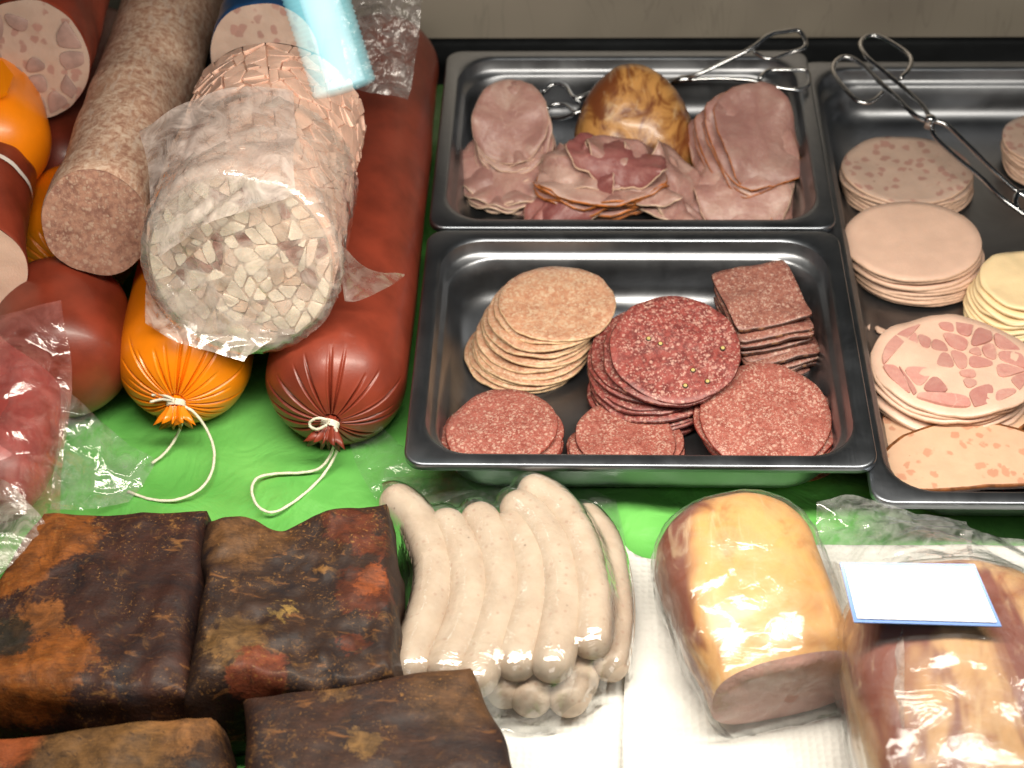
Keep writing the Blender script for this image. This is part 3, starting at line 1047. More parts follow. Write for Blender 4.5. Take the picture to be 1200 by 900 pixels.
# smoked ham piece: a tapering lump
t = thing('ham_piece', 'golden brown smoked ham piece with pointed end in the back pan', 'ham piece', at(745, 190, .005))
vs, fs = [], []
nu, nv = 40, 26
c0 = at(746, 196, .005)
for j in range(nv + 1):
    v = j / nv
    h = .002 + .076 * v ** .92
    r = max(.0006, .0570 * (1 - v ** 1.55) ** .52 * (.93 + .07 * min(1, v * 6)))
    for i in range(nu):
        a = 2 * pi * i / nu
        p = c0 + V((r * math.cos(a) - .003 * v, r * .72 * math.sin(a) + .030 * v + .012, h))
        k = fbm(p, 20, 4)
        p += (p - c0 - V((0, .02, .02))).normalized() * .0035 * k
        vs.append(p)
for j in range(nv):
    for i in range(nu):
        fs.append((j * nu + i, j * nu + (i + 1) % nu, (j + 1) * nu + (i + 1) % nu, (j + 1) * nu + i))
fs.append(tuple(range(nu))[::-1])
fs.append(tuple(nv * nu + i for i in range(nu)))
mesh_obj('skin', vs, fs, M['gold_small'], t)


# ------------------------------------------------------------------ tongs
def wire_path(pts, r=.0021, n=8):
    return tube(catmull([at(*p) for p in pts], 7), r, n)


t = thing('tongs', 'wire tongs lying behind the ham piece with looped handles on the pan corner', 'tongs', at(787, 96, .05), 'wire serving tongs')
z1 = .066
mesh_obj('tong_arm', *wire_path([(798, 92, .058), (818, 87, .066), (848, 73, .074), (880, 57, .082), (902, 41, .088), (920, 37, .088), (936, 36, .086), (944, 48, .082), (941, 57, .080), (921, 63, .078), (901, 69, .078), (884, 61, .080)]), M['wire'], t)
mesh_obj('tong_arm', *wire_path([(787, 96, .056), (815, 93, .060), (843, 92, .062), (868, 93, .063), (885, 95, .063), (905, 101, .062), (930, 105, .060), (946, 101, .060), (948, 90, .062), (943, 82, .064), (922, 82, .065), (901, 83, .065), (890, 92, .064)]), M['wire'], t)
mesh_obj('tong_shank', *wire_path([(798, 92, .058), (760, 99, .050), (720, 104, .043), (698, 107, .040), (674, 115, .036), (663, 101, .036), (648, 99, .034), (636, 108, .030)]), M['wire'], t)
mesh_obj('tong_shank', *wire_path([(787, 96, .056), (750, 108, .044), (715, 117, .036), (694, 124, .032), (676, 132, .028), (664, 124, .026), (650, 122, .026), (640, 128, .024)]), M['wire'], t)
mesh_obj('grip_end', *wire_path([(636, 108, .030), (632, 118, .027), (640, 128, .024)], .0026), M['wire'], t)
mesh_obj('grip_end', *wire_path([(674, 115, .036), (682, 123, .032), (676, 132, .028), (660, 138, .022), (645, 139, .020)], .0026), M['wire'], t)
mesh_obj('pivot', *tube([at(787, 96, .0555), at(800, 93, .0585), at(812, 92, .060)], [.003, .0038, .003], 10), M['wire'], t)

t = thing('tongs', 'wire scissor tongs leaning over the far rim of the long pan', 'tongs', at(1092, 145, .06), 'wire serving tongs')
f6 = lambda x, y: (780 + x / 2.857, 20 + y / 2.857)


def wz(lst, r=.0021):
    return wire_path([(*f6(x, y), z) for x, y, z in lst], r)


mesh_obj('tong_arm', *wz([(892, 350, .066), (862, 300, .067), (800, 240, .068), (735, 185, .070), (680, 140, .072), (655, 105, .073), (655, 80, .073), (680, 63, .073), (715, 65, .073), (760, 88, .073), (805, 118, .073), (822, 145, .073), (812, 178, .072), (785, 207, .071)]), M['wire'], t)
mesh_obj('tong_arm', *wz([(880, 352, .062), (830, 325, .063), (775, 270, .064), (720, 220, .065), (665, 165, .066), (625, 138, .067), (590, 135, .067), (565, 155, .067), (562, 185, .066), (590, 228, .065), (635, 275, .064), (668, 287, .063), (700, 278, .063), (728, 252, .064)]), M['wire'], t)
mesh_obj('tong_shank', *wz([(872, 345, .064), (920, 352, .062), (955, 372, .060), (1010, 425, .056), (1080, 495, .050), (1150, 560, .044), (1190, 592, .041), (1230, 615, .038)]), M['wire'], t)
mesh_obj('tong_shank', *wz([(888, 345, .060), (893, 380, .058), (915, 415, .055), (980, 475, .050), (1060, 540, .045), (1120, 600, .041), (1180, 645, .037), (1230, 680, .034)]), M['wire'], t)
mesh_obj('grip_end', *wz([(1180, 645, .037), (1170, 618, .039), (1180, 590, .041), (1205, 585, .041), (1225, 590, .040)], .0024), M['wire'], t)
pv = at(*f6(885, 348), .064)
mesh_obj('pivot', *tube([pv + V((0, 0, -.006)), pv + V((0, 0, .004)), pv + V((0, 0, .0052))], [.0045, .0045, .003], 14), M['wire'], t)


# ------------------------------------------------------------------ sausages
def sausage(name, label, cat, tip, back, R, mat, group=None, cap_len=.85, folds=22, seed=0, sag=.0, tail=True, fold_mat=None, depth=1.0, roundback=True):
    """big filled casing, gathered and tied at the near end"""
    tip, back = V(tip), V(back)
    L = (back - tip).length
    T = (back - tip).normalized()
    u = T.cross(V((0, 0, 1))).normalized()
    b = u.cross(T)
    t = thing(name, label, cat, tip, group)
    rnd = random.Random(seed)
    ang = [(2 * pi * (k + rnd.uniform(-.33, .33)) / folds, rnd.uniform(.026, .044), rnd.uniform(44, 78), rnd.uniform(.6, 1.4)) for k in range(folds)]
    NS, capn = (400 if depth else 120), (60 if depth else 30)
    prof = []
    Lc = R * cap_len
    for k in range(capn + 1):
        ph = math.radians(7 + 83 * k / capn)
        prof.append((Lc * (1 - math.cos(ph) ** .9 * 1.0), R * math.sin(ph) ** .92, math.degrees(ph)))
    for k in range(1, 20):
        prof.append((Lc + (L - 2 * Lc) * k / 19, R, 90))
    if roundback:
        for k in range(1, 14):
            ph = math.radians(90 * k / 13)
            prof.append((L - Lc + Lc * math.sin(ph), max(.002, R * math.cos(ph)), 180))
    vs, fs = [], []
    for (d, r, ph) in prof:
        for i in range(NS):
            a = 2 * pi * i / NS
            g = 0.0
            if ph < 80:
                for (fa, fw, fe, fd) in ang:
                    da = (a - fa + pi) % (2 * pi) - pi
                    w_ = fw * (1.0 if ph < 30 else max(.45, 30 / ph))
                    if abs(da) < w_ * 3.5:
                        e = max(0.0, 1 - (ph / fe) ** 2)
                        g += fd * e * (math.exp(-(da / w_) ** 2) - .12 * math.exp(-((da - w_ * 1.7) / w_) ** 2))
            p = tip + T * d + (u * math.cos(a) + b * math.sin(a)) * r
            k = fbm((p - tip), 9, seed) * .0022 * (1 if ph >= 60 else ph / 60)
            rr = 1 + k / R - (.0042 * depth * g / max(r, .004) if g else 0) * min(1, r / .012)
            dd = .0034 * depth * g
            p = tip + T * (d + dd) + (u * math.cos(a) + b * math.sin(a)) * r * rr
            if p.z < .0005:
                p.z = .0005
            vs.append(p)
    n = len(prof)
    for j in range(n - 1):
        for i in range(NS):
            i2 = (i + 1) % NS
            fs.append((j * NS + i, j * NS + i2, (j + 1) * NS + i2, (j + 1) * NS + i))
    fs.append(tuple(range(NS))[::-1])
    fs.append(tuple((n - 1) * NS + i for i in range(NS)))
    mesh_obj('casing', vs, fs, mat, t)
    if tail:
        # frill of gathered casing beyond the tie
        tl = []
        p0 = tip + T * .004
        dirv = (-T + V((rnd.uniform(-.25, .1), 0, -.55))).normalized()
        pts = [p0, p0 + dirv * .005, p0 + dirv * .010, p0 + dirv * .015, p0 + dirv * .020]
        rr = [.0058, .0046, .0062, .0085, .0105]

        def mod(i, a, r):
            k = 1 + (.10 + .07 * i) * math.sin(a * 9 + seed) + .06 * i * math.sin(a * 2 + 1)
            sq_ = .55 + .45 * abs(math.cos(a)) if i > 1 else 1
            return r * k * sq_, (.0025 * math.sin(a * 9 + seed) if i == 4 else 0)
        tv, tf = tube(pts, rr, 72, True, mod)
        mesh_obj('gathered_end', tv, tf, mat, t)
        rings = []
        for q in (.0035, .0050, .0065):
            c = p0 + dirv * q
            uu = dirv.cross(V((1, .2, 0))).normalized()
            bb = dirv.cross(uu)
            rings.append(tube([c + (uu * math.cos(a) + bb * math.sin(a)) * .0060 for a in [2 * pi * k / 24 for k in range(25)]], .0010, 6, False))
        mesh_obj('tie', *join(*rings), M['string'], t)
    return t


def strand(parent, pts, r=.00105):
    P = catmull([at(*p) for p in pts], 10)
    vs, fs = tube(P, r, 8, True, lambda i, a, q: (q * (1 + .18 * math.sin(a * 3 + i * 1.1)), 0))
    return mesh_obj('string', vs, fs, M['string'], parent)


red = sausage('sausage', 'long dark red sausage tied with a white string loop beside the front pan', 'sausage', at(388, 494, .040), at(449, 62, .052) + V((0, .02, 0)), .0520, M['red_casing'], 'large tied sausages', .95, 20, 4)
strand(red, [(392, 500, .040), (397, 514, .030), (392, 535, .012), (376, 560, .003), (350, 584, .002), (322, 600, .002), (303, 594, .002), (295, 575, .002), (302, 560, .002), (325, 555, .002), (352, 554, .003), (374, 549, .006), (388, 532, .016), (393, 510, .034)])
strand(red, [(383, 498, .046), (372, 503, .042), (364, 500, .040), (364, 494, .044), (373, 490, .048), (384, 492, .048)])
org = sausage('sausage', 'orange sausage tied with string under the bagged cubed sausage', 'sausage', at(206, 470, .042), at(262, 215, .052), .0500, M['orange_casing'], 'large tied sausages', .95, 26, 9, depth=.8)
strand(org, [(212, 474, .040), (228, 484, .032), (243, 505, .018), (251, 530, .006), (247, 556, .002), (232, 575, .002), (205, 586, .002), (176, 585, .002), (150, 576, .002)])
strand(org, [(213, 476, .038), (214, 492, .026), (205, 515, .010), (192, 532, .003), (178, 543, .002)])
strand(org, [(204, 470, .046), (190, 468, .044), (176, 471, .042)])
strand(org, [(204, 468, .047), (188, 462, .047), (178, 463, .046)])
sausage('sausage', 'plain dark red sausage end beside the crinkled red bag', 'sausage', at(72, 462, .050), at(74, 330, .058), .0500, M['red_casing'], 'large tied sausages', .8, 16, 14, tail=False, depth=0)
sausage('sausage', 'shadowed orange sausage with pleated end under the beige roll', 'sausage', at(84, 318, .052), at(104, 226, .052), .0480, M['orange_casing'], 'large tied sausages', .7, 24, 19, depth=1.1)
sausage('sausage', 'dark red sausage deep in shadow between the grey pink face and the beige roll', 'sausage', at(66, 232, .060), at(128, 40, .062), .0480, M['red_casing'], 'large tied sausages', .8, 12, 41, tail=False, depth=0)
up_o = sausage('sausage', 'orange sausage with a flat tied flap at the upper left', 'sausage', at(-8, 205, .128), at(-30, 78, .140), .0480, M['orange_casing'], 'large tied sausages', .95, 18, 23, tail=False, depth=0)
fl = [at(-14, 118, .186), at(8, 108, .186), at(16, 88, .190), at(2, 70, .194), at(-12, 76, .194)]
vs = fl + [p + V((0, .001, -.003)) for p in fl]
nf = len(fl)
mesh_obj('casing_flap', vs, [tuple(range(nf)), tuple(nf + k for k in range(nf))[::-1]] + [(k, nf + k, nf + (k + 1) % nf, (k + 1) % nf) for k in range(nf)], M['orange_casing'], up_o, smooth=False)


def roll(name, label, cat, face_c, back_c, R, casing_mat, face_mat, oblique=(0, 0), group=None, face_tilt=None, bulge=.0, rag=.004, roundback=True, face_name='cut_face'):
    """sausage cut across at the near end: casing and cut face are two parts"""
    a0, a1 = V(face_c), V(back_c)
    T = (a1 - a0).normalized()
    u = T.cross(V((0, 0, 1))).normalized()
    b = u.cross(T)
    L = (a1 - a0).length
    t = thing(name, label, cat, a0, group)
    NS = 96
    sd = random.random() * 50

    def P(d, r, a):
        ob = oblique[0] * math.cos(a) + oblique[1] * math.sin(a)
        fade = max(0, 1 - d / (L * .8))
        q = a0 + T * (d + ob * r * fade) + (u * math.cos(a) + b * math.sin(a)) * r
        return q + (u * math.cos(a) + b * math.sin(a)) * rag * fbm(q, 14, sd)
    vs, fs = [], []
    prof = [(0, R * .988), (.0008, R)] + [(L * k / 24, R) for k in range(1, 25)]
    if roundback:
        prof += [(L + R * .5 * math.sin(math.radians(90 * k / 6)), max(.002, R * math.cos(math.radians(90 * k / 6)))) for k in range(1, 7)]
    for d, r in prof:
        for i in range(NS):
            vs.append(P(d, r, 2 * pi * i / NS))
    for j in range(len(prof) - 1):
        for i in range(NS):
            i2 = (i + 1) % NS
            fs.append((j * NS + i, j * NS + i2, (j + 1) * NS + i2, (j + 1) * NS + i))
    fs.append(tuple((len(prof) - 1) * NS + i for i in range(NS)))
    mesh_obj('casing', vs, fs, casing_mat, t)
    fvs, ffs = [P(-.0002, 0, 0)], []
    nr = 14
    for j in range(1, nr + 1):
        for i in range(NS):
            r = R * .986 * j / nr
            p = P(-.0003, r, 2 * pi * i / NS)
            p -= T * (.0012 * fbm(p, 40, sd) + bulge * (1 - (j / nr) ** 2))
            fvs.append(p)
    for i in range(NS):
        ffs.append((0, 1 + i, 1 + (i + 1) % NS))
        for j in range(nr - 1):
            q = 1 + j * NS
            ffs.append((q + i, q + NS + i, q + NS + (i + 1) % NS, q + (i + 1) % NS))
    mesh_obj(face_name, fvs, ffs, face_mat, t)
    return t, (a0, T, u, b, R, L, P)


# mottled beige roll
roll('sausage', 'long mottled beige sausage roll cut to a coarse brown face', 'sausage', at(115, 262, .138), at(205, -6, .128), .0400, M['beige_roll'], M['beige_face'], (0, .30), 'cut sausages')
# flecked mortadella at the upper left
mort, mi = roll('sausage', 'thick sausage cut to a grey pink face at the upper left corner', 'sausage', at(36, 68, .175), at(62, -30, .180), .0480, M['red_casing'], M['mort'], (0, .25), 'cut sausages')
rc = random.Random(31)
a0, T, u, b, R, L, P = mi
for c in voronoi_cells(scatter(rc, lambda x, y: x * x + y * y < (R * .9) ** 2, 24, .012, -R, R, -R, R), [(R * .95 * math.cos(2 * pi * k / 28), R * .95 * math.sin(2 * pi * k / 28)) for k in range(28)]):
    if c is None or rc.random() < .5:
        continue
    c = rounded(shrink(c, .002), .25, 2)
    vs, fs = chunk_mesh(c, lambda x, y, h: P(-.0006 - h * .3, math.hypot(x, y), math.atan2(y, x)), 0.0, .004)
    mesh_obj('meat_chunk', vs, fs, M['ham_chunk_grey'] if 'ham_chunk_grey' in M else M.setdefault('ham_chunk_grey', mat_plain('grey_pink_meat_chunk', (.34, .22, .19), .45, .2, 80, .3, 400, .1)), mort)
# red casing with cream cut face at the left border
rs, ri = roll('sausage', 'red sausage with a smooth cream cut face at the left border', 'sausage', at(-38, 312, .120), at(-22, 190, .120), .0410, M['red_casing'], M['pale'], (0, .2), 'cut sausages')
a0, T, u, b, R, L, P = ri
bv = []
for d in (L * .62, L * .66):
    for i in range(64):
        a = 2 * pi * i / 64
        bv.append(P(d, R + .0012, a))
mesh_obj('paper_band', bv, [(i, (i + 1) % 64, 64 + (i + 1) % 64, 64 + i) for i in range(64)], M['paper_band'], rs)
# tan sausage behind the cubed one
roll('sausage', 'tan sausage with creased cut face behind the bagged cubed sausage', 'sausage', at(312, 66, .165), at(330, -40, .165), .0420, M['blue'], M['mort'], (0, .25), 'cut sausages')

# cubed sausage
asp, ai = roll('sausage', 'thick sausage of tightly packed pale fat cubes half inside a clear bag', 'sausage', at(282, 308, .152), at(327, 136, .152), .0650, M['jelly'], M['jelly_dark'], (0, .22), 'cut sausages', rag=.001, roundback=False)
a0, T, u, b, R, L, P = ai
rc = random.Random(77)
half = pi * R * .60
cells = shards(rc, [(-half, .003), (half, .003), (half, L - .002), (-half, L - .002)], .00013, .00038)
for c in cells:
    if c is None:
        continue
    c = rounded(shrink(c, rc.uniform(.0002, .0014)), .1)
    vs, fs = chunk_mesh(c, lambda x, y, h: P(y, R + h, pi / 2 + x / R), -.004, rc.uniform(.0006, .0022), (rc.uniform(-.17, .17), rc.uniform(-.17, .17)))
    mesh_obj('fat_cube', vs, fs, M['fat_cube'], asp, smooth=False)
cells = shards(rc, [(R * .975 * math.cos(2 * pi * k / 36), R * .975 * math.sin(2 * pi * k / 36)) for k in range(36)], .00007, .00026)
for c in cells:
    if c is None:
        continue
    dark = rc.random() < .13
    c = rounded(shrink(c, rc.uniform(.0001, .0016)), .18)
    vs, fs = chunk_mesh(c, lambda x, y, h: P(-h - .0006, math.hypot(x, y), math.atan2(y, x)), -.003, rc.uniform(.0006, .0018) * (.4 if dark else 1), (rc.uniform(-.1, .1), rc.uniform(-.1, .1)))
    mesh_obj('meat_cube' if dark else 'fat_cube', vs, fs, M['meat_bit'] if dark else rc.choice([M['fat_cube_white'], M['fat_cube_white'], M['fat_cube_tan'], M['fat_cube_pink']]), asp, smooth=False)


# ------------------------------------------------------------------ smoked bacon blocks
def block(label, top, bot, left, right, zt, zb, mat, seed, rough=.0035, lean=.006):
    """block of smoked bacon: its top outline as four edge lines, rounded shoulders, sides down to the counter"""
    nu, nv = 64, 56
    g = coons(top, bot, left, right, nu, nv)
    c = V((0, 0, 0))
    for r_ in g:
        for p in r_:
            c += p
    c /= (nu + 1) * (nv + 1)
    t = thing('bacon_block', label, 'bacon', V((c.x, c.y, zb)), 'blocks of smoked bacon')
    vs, fs = [], grid_faces(nu, nv)
    for j in range(nv + 1):
        for i in range(nu + 1):
            p = g[j][i].copy()
            e = min(i, nu - i) / nu, min(j, nv - j) / nv
            d = min(e[0] * 1.1, e[1])
            p.z -= .0085 * math.exp(-d * 34)
            ed = math.exp(-d * 30) * .0045
            p += V((n3(p, 30, seed + 1), n3(p, 30, seed + 2), 0)) * ed
            k = fbm(p, 17, seed, 4) * rough * 1.5 - abs(n3(p, 38, seed + 3)) * rough * .9
            p.z += k * min(1, d * 14 + .3)
            vs.append(p)
    # sides
    loop = [(0, i) for i in range(nu)] + [(j, nu) for j in range(nv)] + [(nv, nu - i) for i in range(nu)] + [(nv - j, 0) for j in range(nv)]
    idx = [j * (nu + 1) + i for j, i in loop]
    m = len(idx)
    prev = idx
    lv = 9
    for q in range(1, lv + 1):
        cur = []
        for k in range(m):
            p0 = vs[idx[k]]
            out = V((p0.x - c.x, p0.y - c.y, 0)).normalized()
            f = q / lv
            z = p0.z * (1 - f) + zb * f
            p = V((p0.x, p0.y, z)) + out * (lean * math.sin(f * pi * .8) - .004 * f * f)
            p += out * rough * .8 * fbm(p, 26, seed + 7)
            cur.append(len(vs))
            vs.append(p)
        for k in range(m):
            k2 = (k + 1) % m
            fs.append((prev[k], prev[k2], cur[k2], cur[k]))
        prev = cur
    fs.append(tuple(prev))
    return t, vs, fs, mat


def spots(t, lst):
    out = []
    for (px, py, z, r, col, soft) in lst:
        p = at(px, py, z) - V(t.location)
        out.append((p.x, p.y, p.z, r, col, soft))
    return out


ORG, REDO, OCH, GRY = (.31, .095, .016), (.125, .030, .012), (.20, .105, .035), (.19, .12, .06)
zt = .074
A = lambda *l: [at(x, y, zt) for x, y in l]
t, vs, fs, _ = block('dark bacon block with an orange edge at the left', A((50, 594), (110, 594), (180, 590), (236, 588)), A((-75, 812), (60, 815), (150, 810), (216, 806)), A((50, 594), (0, 660), (-45, 740), (-75, 812)), A((236, 588), (232, 660), (222, 740), (216, 806)), zt, .001, None, 3)
m = mk_smoked('smoked_bacon_orange_edge', (.042, .015, .010), spots(t, [(60, 625, zt, .034, ORG, .5), (20, 660, zt, .026, ORG, .6), (46, 722, zt, .020, (.34, .12, .03), .4), (60, 775, zt, .030, ORG, .5), (22, 800, zt, .034, ORG, .5), (4, 745, zt, .020, (.03, .025, .015), .4)]), None, .4)
mesh_obj('meat', vs, fs, m, t)
t, vs, fs, _ = block('dark bacon block with red patches and an ochre spot between block and white sausages', A((243, 600), (285, 594), (312, 606), (330, 610), (352, 600), (400, 586), (453, 578)), A((220, 806), (300, 800), (380, 800), (462, 782)), A((243, 600), (236, 680), (226, 750), (220, 806)), A((453, 578), (458, 640), (462, 720), (462, 782)), zt, .001, None, 8, .0055)
m = mk_smoked('smoked_bacon_patched', (.034, .016, .010), spots(t, [(264, 758, zt, .017, GRY, .75), (275, 755, zt, .026, OCH, .3), (410, 612, zt, .019, REDO, .4), (432, 632, zt, .013, REDO, .4), (425, 690, zt, .022, REDO, .5), (433, 680, zt, .012, (.30, .075, .02), .4), (412, 750, zt, .009, REDO, .5), (300, 790, zt, .020, (.22, .05, .02), .5), (335, 712, zt, .010, (.36, .22, .06), .3), (290, 625, zt, .034, (.17, .08, .03), .1)]), None, .8)
mesh_obj('meat', vs, fs, m, t)
zt = .082
t, vs, fs, _ = block('brown bacon block with a square corner in front of the white sausages', A((284, 808), (370, 800), (460, 786), (555, 774)), A((282, 985), (380, 985), (500, 980), (632, 965)), A((284, 808), (285, 860), (284, 920), (282, 985)), A((555, 774), (578, 830), (600, 890), (632, 965)), zt, .001, None, 15, .0022, .003)
m = mk_smoked('smoked_bacon_brown', (.050, .021, .013), spots(t, [(545, 800, zt, .040, (.13, .062, .025), .1), (425, 870, zt, .010, (.28, .15, .05), .3), (400, 800, zt, .012, (.22, .11, .04), .3)]), None, .55)
mesh_obj('meat', vs, fs, m, t)
zt = .060
t, vs, fs, _ = block('low bacon block with an ochre top in front of the orange edged block', A((-60, 862), (60, 852), (150, 838), (250, 832)), A((-80, 1000), (60, 1000), (160, 990), (276, 985)), A((-60, 862), (-65, 900), (-72, 950), (-80, 1000)), A((250, 832), (264, 880), (270, 930), (276, 985)), zt, .001, None, 21, .003)
m = mk_smoked('smoked_bacon_ochre', (.06, .028, .014), spots(t, [(10, 862, zt, .026, (.40, .10, .03), .4), (200, 850, zt, .030, (.34, .15, .05), .1), (120, 880, zt, .05, (.24, .12, .04), .1)]), None, .95)
mesh_obj('meat', vs, fs, m, t)

# ------------------------------------------------------------------ white sausages in a vacuum pack
brats = []


def brat(pts, z, r, label):
    P = catmull([at(x, y, z) for x, y in pts], 9)
    m = len(P)
    L = [0]
    for a, b_ in zip(P, P[1:]):
        L.append(L[-1] + (b_ - a).length)
    rad = []
    for q in L:
        e = min(q, L[-1] - q)
        rad.append(r * (math.sqrt(max(0, 1 - (1 - min(1, e / (r * 1.0))) ** 2)) * .96 + .04))
    vs, fs = tube(P, rad, 28, True, lambda i, a, q: (q * (1 + .018 * math.sin(i * .31 + z * 90) + .01 * math.sin(a * 2)), 0))
    o = mesh_obj('bratwurst', vs, fs, M['brat'], None, P[m // 2])
    tag(o, label, 'sausage', 'white sausages in the vacuum pack')
    for p, q in zip(P, rad):
        brats.append((p.x, p.y, p.z, q))


ord_ = ['first', 'second', 'third', 'fourth', 'fifth', 'sixth']
rows = [[(452, 579), (483, 604), (503, 643), (508, 682), (500, 725), (488, 757), (474, 800)],
        [(513, 604), (535, 636), (547, 671), (549, 707), (540, 743), (514, 800)],
        [(551, 597), (571, 624), (585, 661), (588, 700), (580, 735), (568, 770), (550, 812)],
        [(586, 607), (609, 631), (622, 668), (623, 707), (613, 746), (600, 794)],
        [(592, 586), (624, 609), (648, 647), (658, 689), (657, 732), (643, 796)],
        [(608, 570), (645, 588), (674, 625), (689, 671), (695, 714), (692, 768)]]
for i, rw in enumerate(rows):
    brat(rw, .034 + (.003 if i > 3 else 0), .0141 if i < 5 else .0138, ['leftmost curved white sausage, next to the patched bacon block', 'second curved white sausage from the bacon block', 'third curved white sausage from the bacon block',
         'fourth curved white sausage from the bacon block', 'fifth curved white sausage, beside the longest outer one', 'outer curved white sausage arching highest in the pack'][i])
brat([(676, 598), (706, 632), (719, 680), (722, 735), (712, 795)], .020, .0125, 'shaded white sausage at the outer side under the film')
brat([(560, 700), (580, 760), (592, 800), (588, 826)], .0135, .0125, 'lower white sausage tip just beside the brown bacon corner')
brat([(622, 700), (637, 760), (632, 800), (610, 834)], .0135, .0132, 'lower middle white sausage tip poking out at the near end')
brat([(668, 700), (684, 750), (678, 795), (655, 834)], .0135, .0132, 'lower white sausage tip pointing to the paper towel')


def brat_h(x, y):
    h = 0.0
    for (bx, by, bz, r) in brats:
        d2 = (x - bx) ** 2 + (y - by) ** 2
        if d2 < r * r:
            h = max(h, bz + math.sqrt(r * r - d2))
    return h


vp = thing('vacuum_pack', 'clear vacuum pack around the curved white sausages', 'vacuum pack', at(600, 700, 0))
nu, nv = 110, 110
g = coons([at(452, 560, .004), at(560, 556, .010), at(640, 552, .010), at(722, 585, .004)], [at(440, 826, .004), at(560, 854, .003), at(650, 858, .003), at(742, 800, .003)],
          [at(452, 560, .004), at(452, 650, .004), at(444, 740, .004), at(440, 826, .004)], [at(722, 585, .004), at(738, 660, .004), at(744, 730, .003), at(742, 800, .003)], nu, nv)
H = [[brat_h(p.x, p.y) for p in r_] for r_ in g]
raw = [r_[:] for r_ in H]
for it in range(14):
    H2 = [r_[:] for r_ in H]
    for j in range(1, nv):
        for i in range(1, nu):
            H2[j][i] = max(raw[j][i], (H[j - 1][i] + H[j + 1][i] + H[j][i - 1] + H[j][i + 1]) / 4)
    H = H2
vs = []
for j in range(nv + 1):
    for i in range(nu + 1):
        p = g[j][i]
        e = min(i, nu - i, j, nv - j) / 10
        h = H[j][i] + .0012 + .0012 * crumple(p, 55, 3) * (1 if raw[j][i] < .01 else .35)
        h = max(h, .0045 + .002 * n3(p, 40, 5))
        vs.append(V((p.x, p.y, h)))
mesh_obj('film', vs, grid_faces(nu, nv), M['film_vac'], vp)


# ------------------------------------------------------------------ film sheets
def bvh_of(objs):
    vs, fs = [], []
    for o in objs:
        for ob in ([o] if o.type == 'MESH' else []) + [c for c in o.children if c.type == 'MESH']:
            base = V(o.location) if ob.parent else V((0, 0, 0))
            off = len(vs)
            vs += [v.co + (base if ob.parent else V(ob.location)) for v in ob.data.vertices]
            fs += [tuple(off + i for i in p.vertices) for p in ob.data.polygons]
    return BVHTree.FromPolygons(vs, fs)


def film(name, top, bot, left, right, mat, parent=None, amp=.004, cs=45, seed=0, nu=56, nv=56, over=None, gap=.002, fine=.0):
    P3 = lambda l: [at(*p) for p in l]
    g = coons(P3(top), P3(bot), P3(left), P3(right), nu, nv)
    vs = []
    for j in range(nv + 1):
        for i in range(nu + 1):
            p = g[j][i].copy()
            if over:
                hit = over.ray_cast(V((p.x, p.y, 1)), V((0, 0, -1)))
                if hit[0] is not None:
                    p.z = max(p.z, hit[0].z + gap)
            c_ = (crumple(p, cs, seed) - .35) * amp + fbm(p, cs * .45, seed, 2) * amp * .8
            if fine:
                c_ += (crumple(p, cs * 2.6, seed + 5) - .35) * fine
            p += V((c_ * .25 * n3(p, 30, seed), -c_ * .5, c_ * .9))
            if p.z < .003:
                p.z = .003 + abs(c_) * .4
            vs.append(p)
    o = mesh_obj(name, vs, grid_faces(nu, nv), mat, parent, None if parent else g[nv // 2][nu // 2])
    return o


film('film_flap', [(408, 512, .006), (440, 498, .012), (480, 530, .012)], [(440, 585, .006), (500, 590, .016), (560, 575, .022)], [(408, 512, .006), (418, 545, .008), (440, 585, .006)], [(480, 530, .012), (520, 548, .014), (560, 575, .022)], M['film'], vp, .005, 30, 2)
film('film_flap', [(450, 548, .016), (500, 540, .016), (600, 556, .020)], [(452, 590, .010), (520, 596, .014), (600, 585, .030)], [(450, 548, .016), (449, 570, .012), (452, 590, .010)], [(600, 556, .020), (600, 570, .026), (600, 585, .030)], M['film'], vp, .004, 26, 12)
film('film_flap', [(680, 590, .012), (700, 582, .014), (722, 588, .010)], [(706, 650, .010), (720, 640, .010), (730, 640, .006)], [(680, 590, .012), (694, 620, .012), (706, 650, .010)], [(722, 588, .010), (726, 612, .008), (730, 640, .006)], M['film'], vp, .004, 60, 6, 30, 30)

# bag over the cubed sausage
bag = thing('plastic_bag', 'clear crinkled plastic bag over the cut end of the cubed sausage', 'plastic bag', at(280, 300, .16), 'clear plastic bags')
a0, T, u, b, R, L, P = ai
vs, fs = [], []
prof = [(L * .55 - L * .55 * k / 22, R + .003) for k in range(23)] + [(-.004, R * (1 - k / 16) + .001) for k in range(1, 16)]
NS = 150
for (d, r) in prof:
    for i in range(NS):
        a = 2 * pi * i / NS
        q = P(d, r, a)
        c_ = (crumple(q, 42, 8) - .3) * .0065 + (crumple(q, 110, 2) - .3) * .0015
        n_ = (u * math.cos(a) + b * math.sin(a)) if d > 0 else -T
        vs.append(q + n_ * (abs(c_) + .001) + (u * math.cos(a) + b * math.sin(a)) * (.0015 * max(0, 1 - d / .03) if r > R else 0))
for j in range(len(prof) - 1):
    for i in range(NS):
        i2 = (i + 1) % NS
        fs.append((j * NS + i, j * NS + i2, (j + 1) * NS + i2, (j + 1) * NS + i))
fs.append(tuple((len(prof) - 1) * NS + i for i in range(NS)))
mesh_obj('film', vs, fs, mat_film('bag_film', .27, milkcol=(.84, .80, .74), rough=.1, bs=45, bstr=.3, gloss=1.2), bag)
bv = bvh_of([asp, org, red])
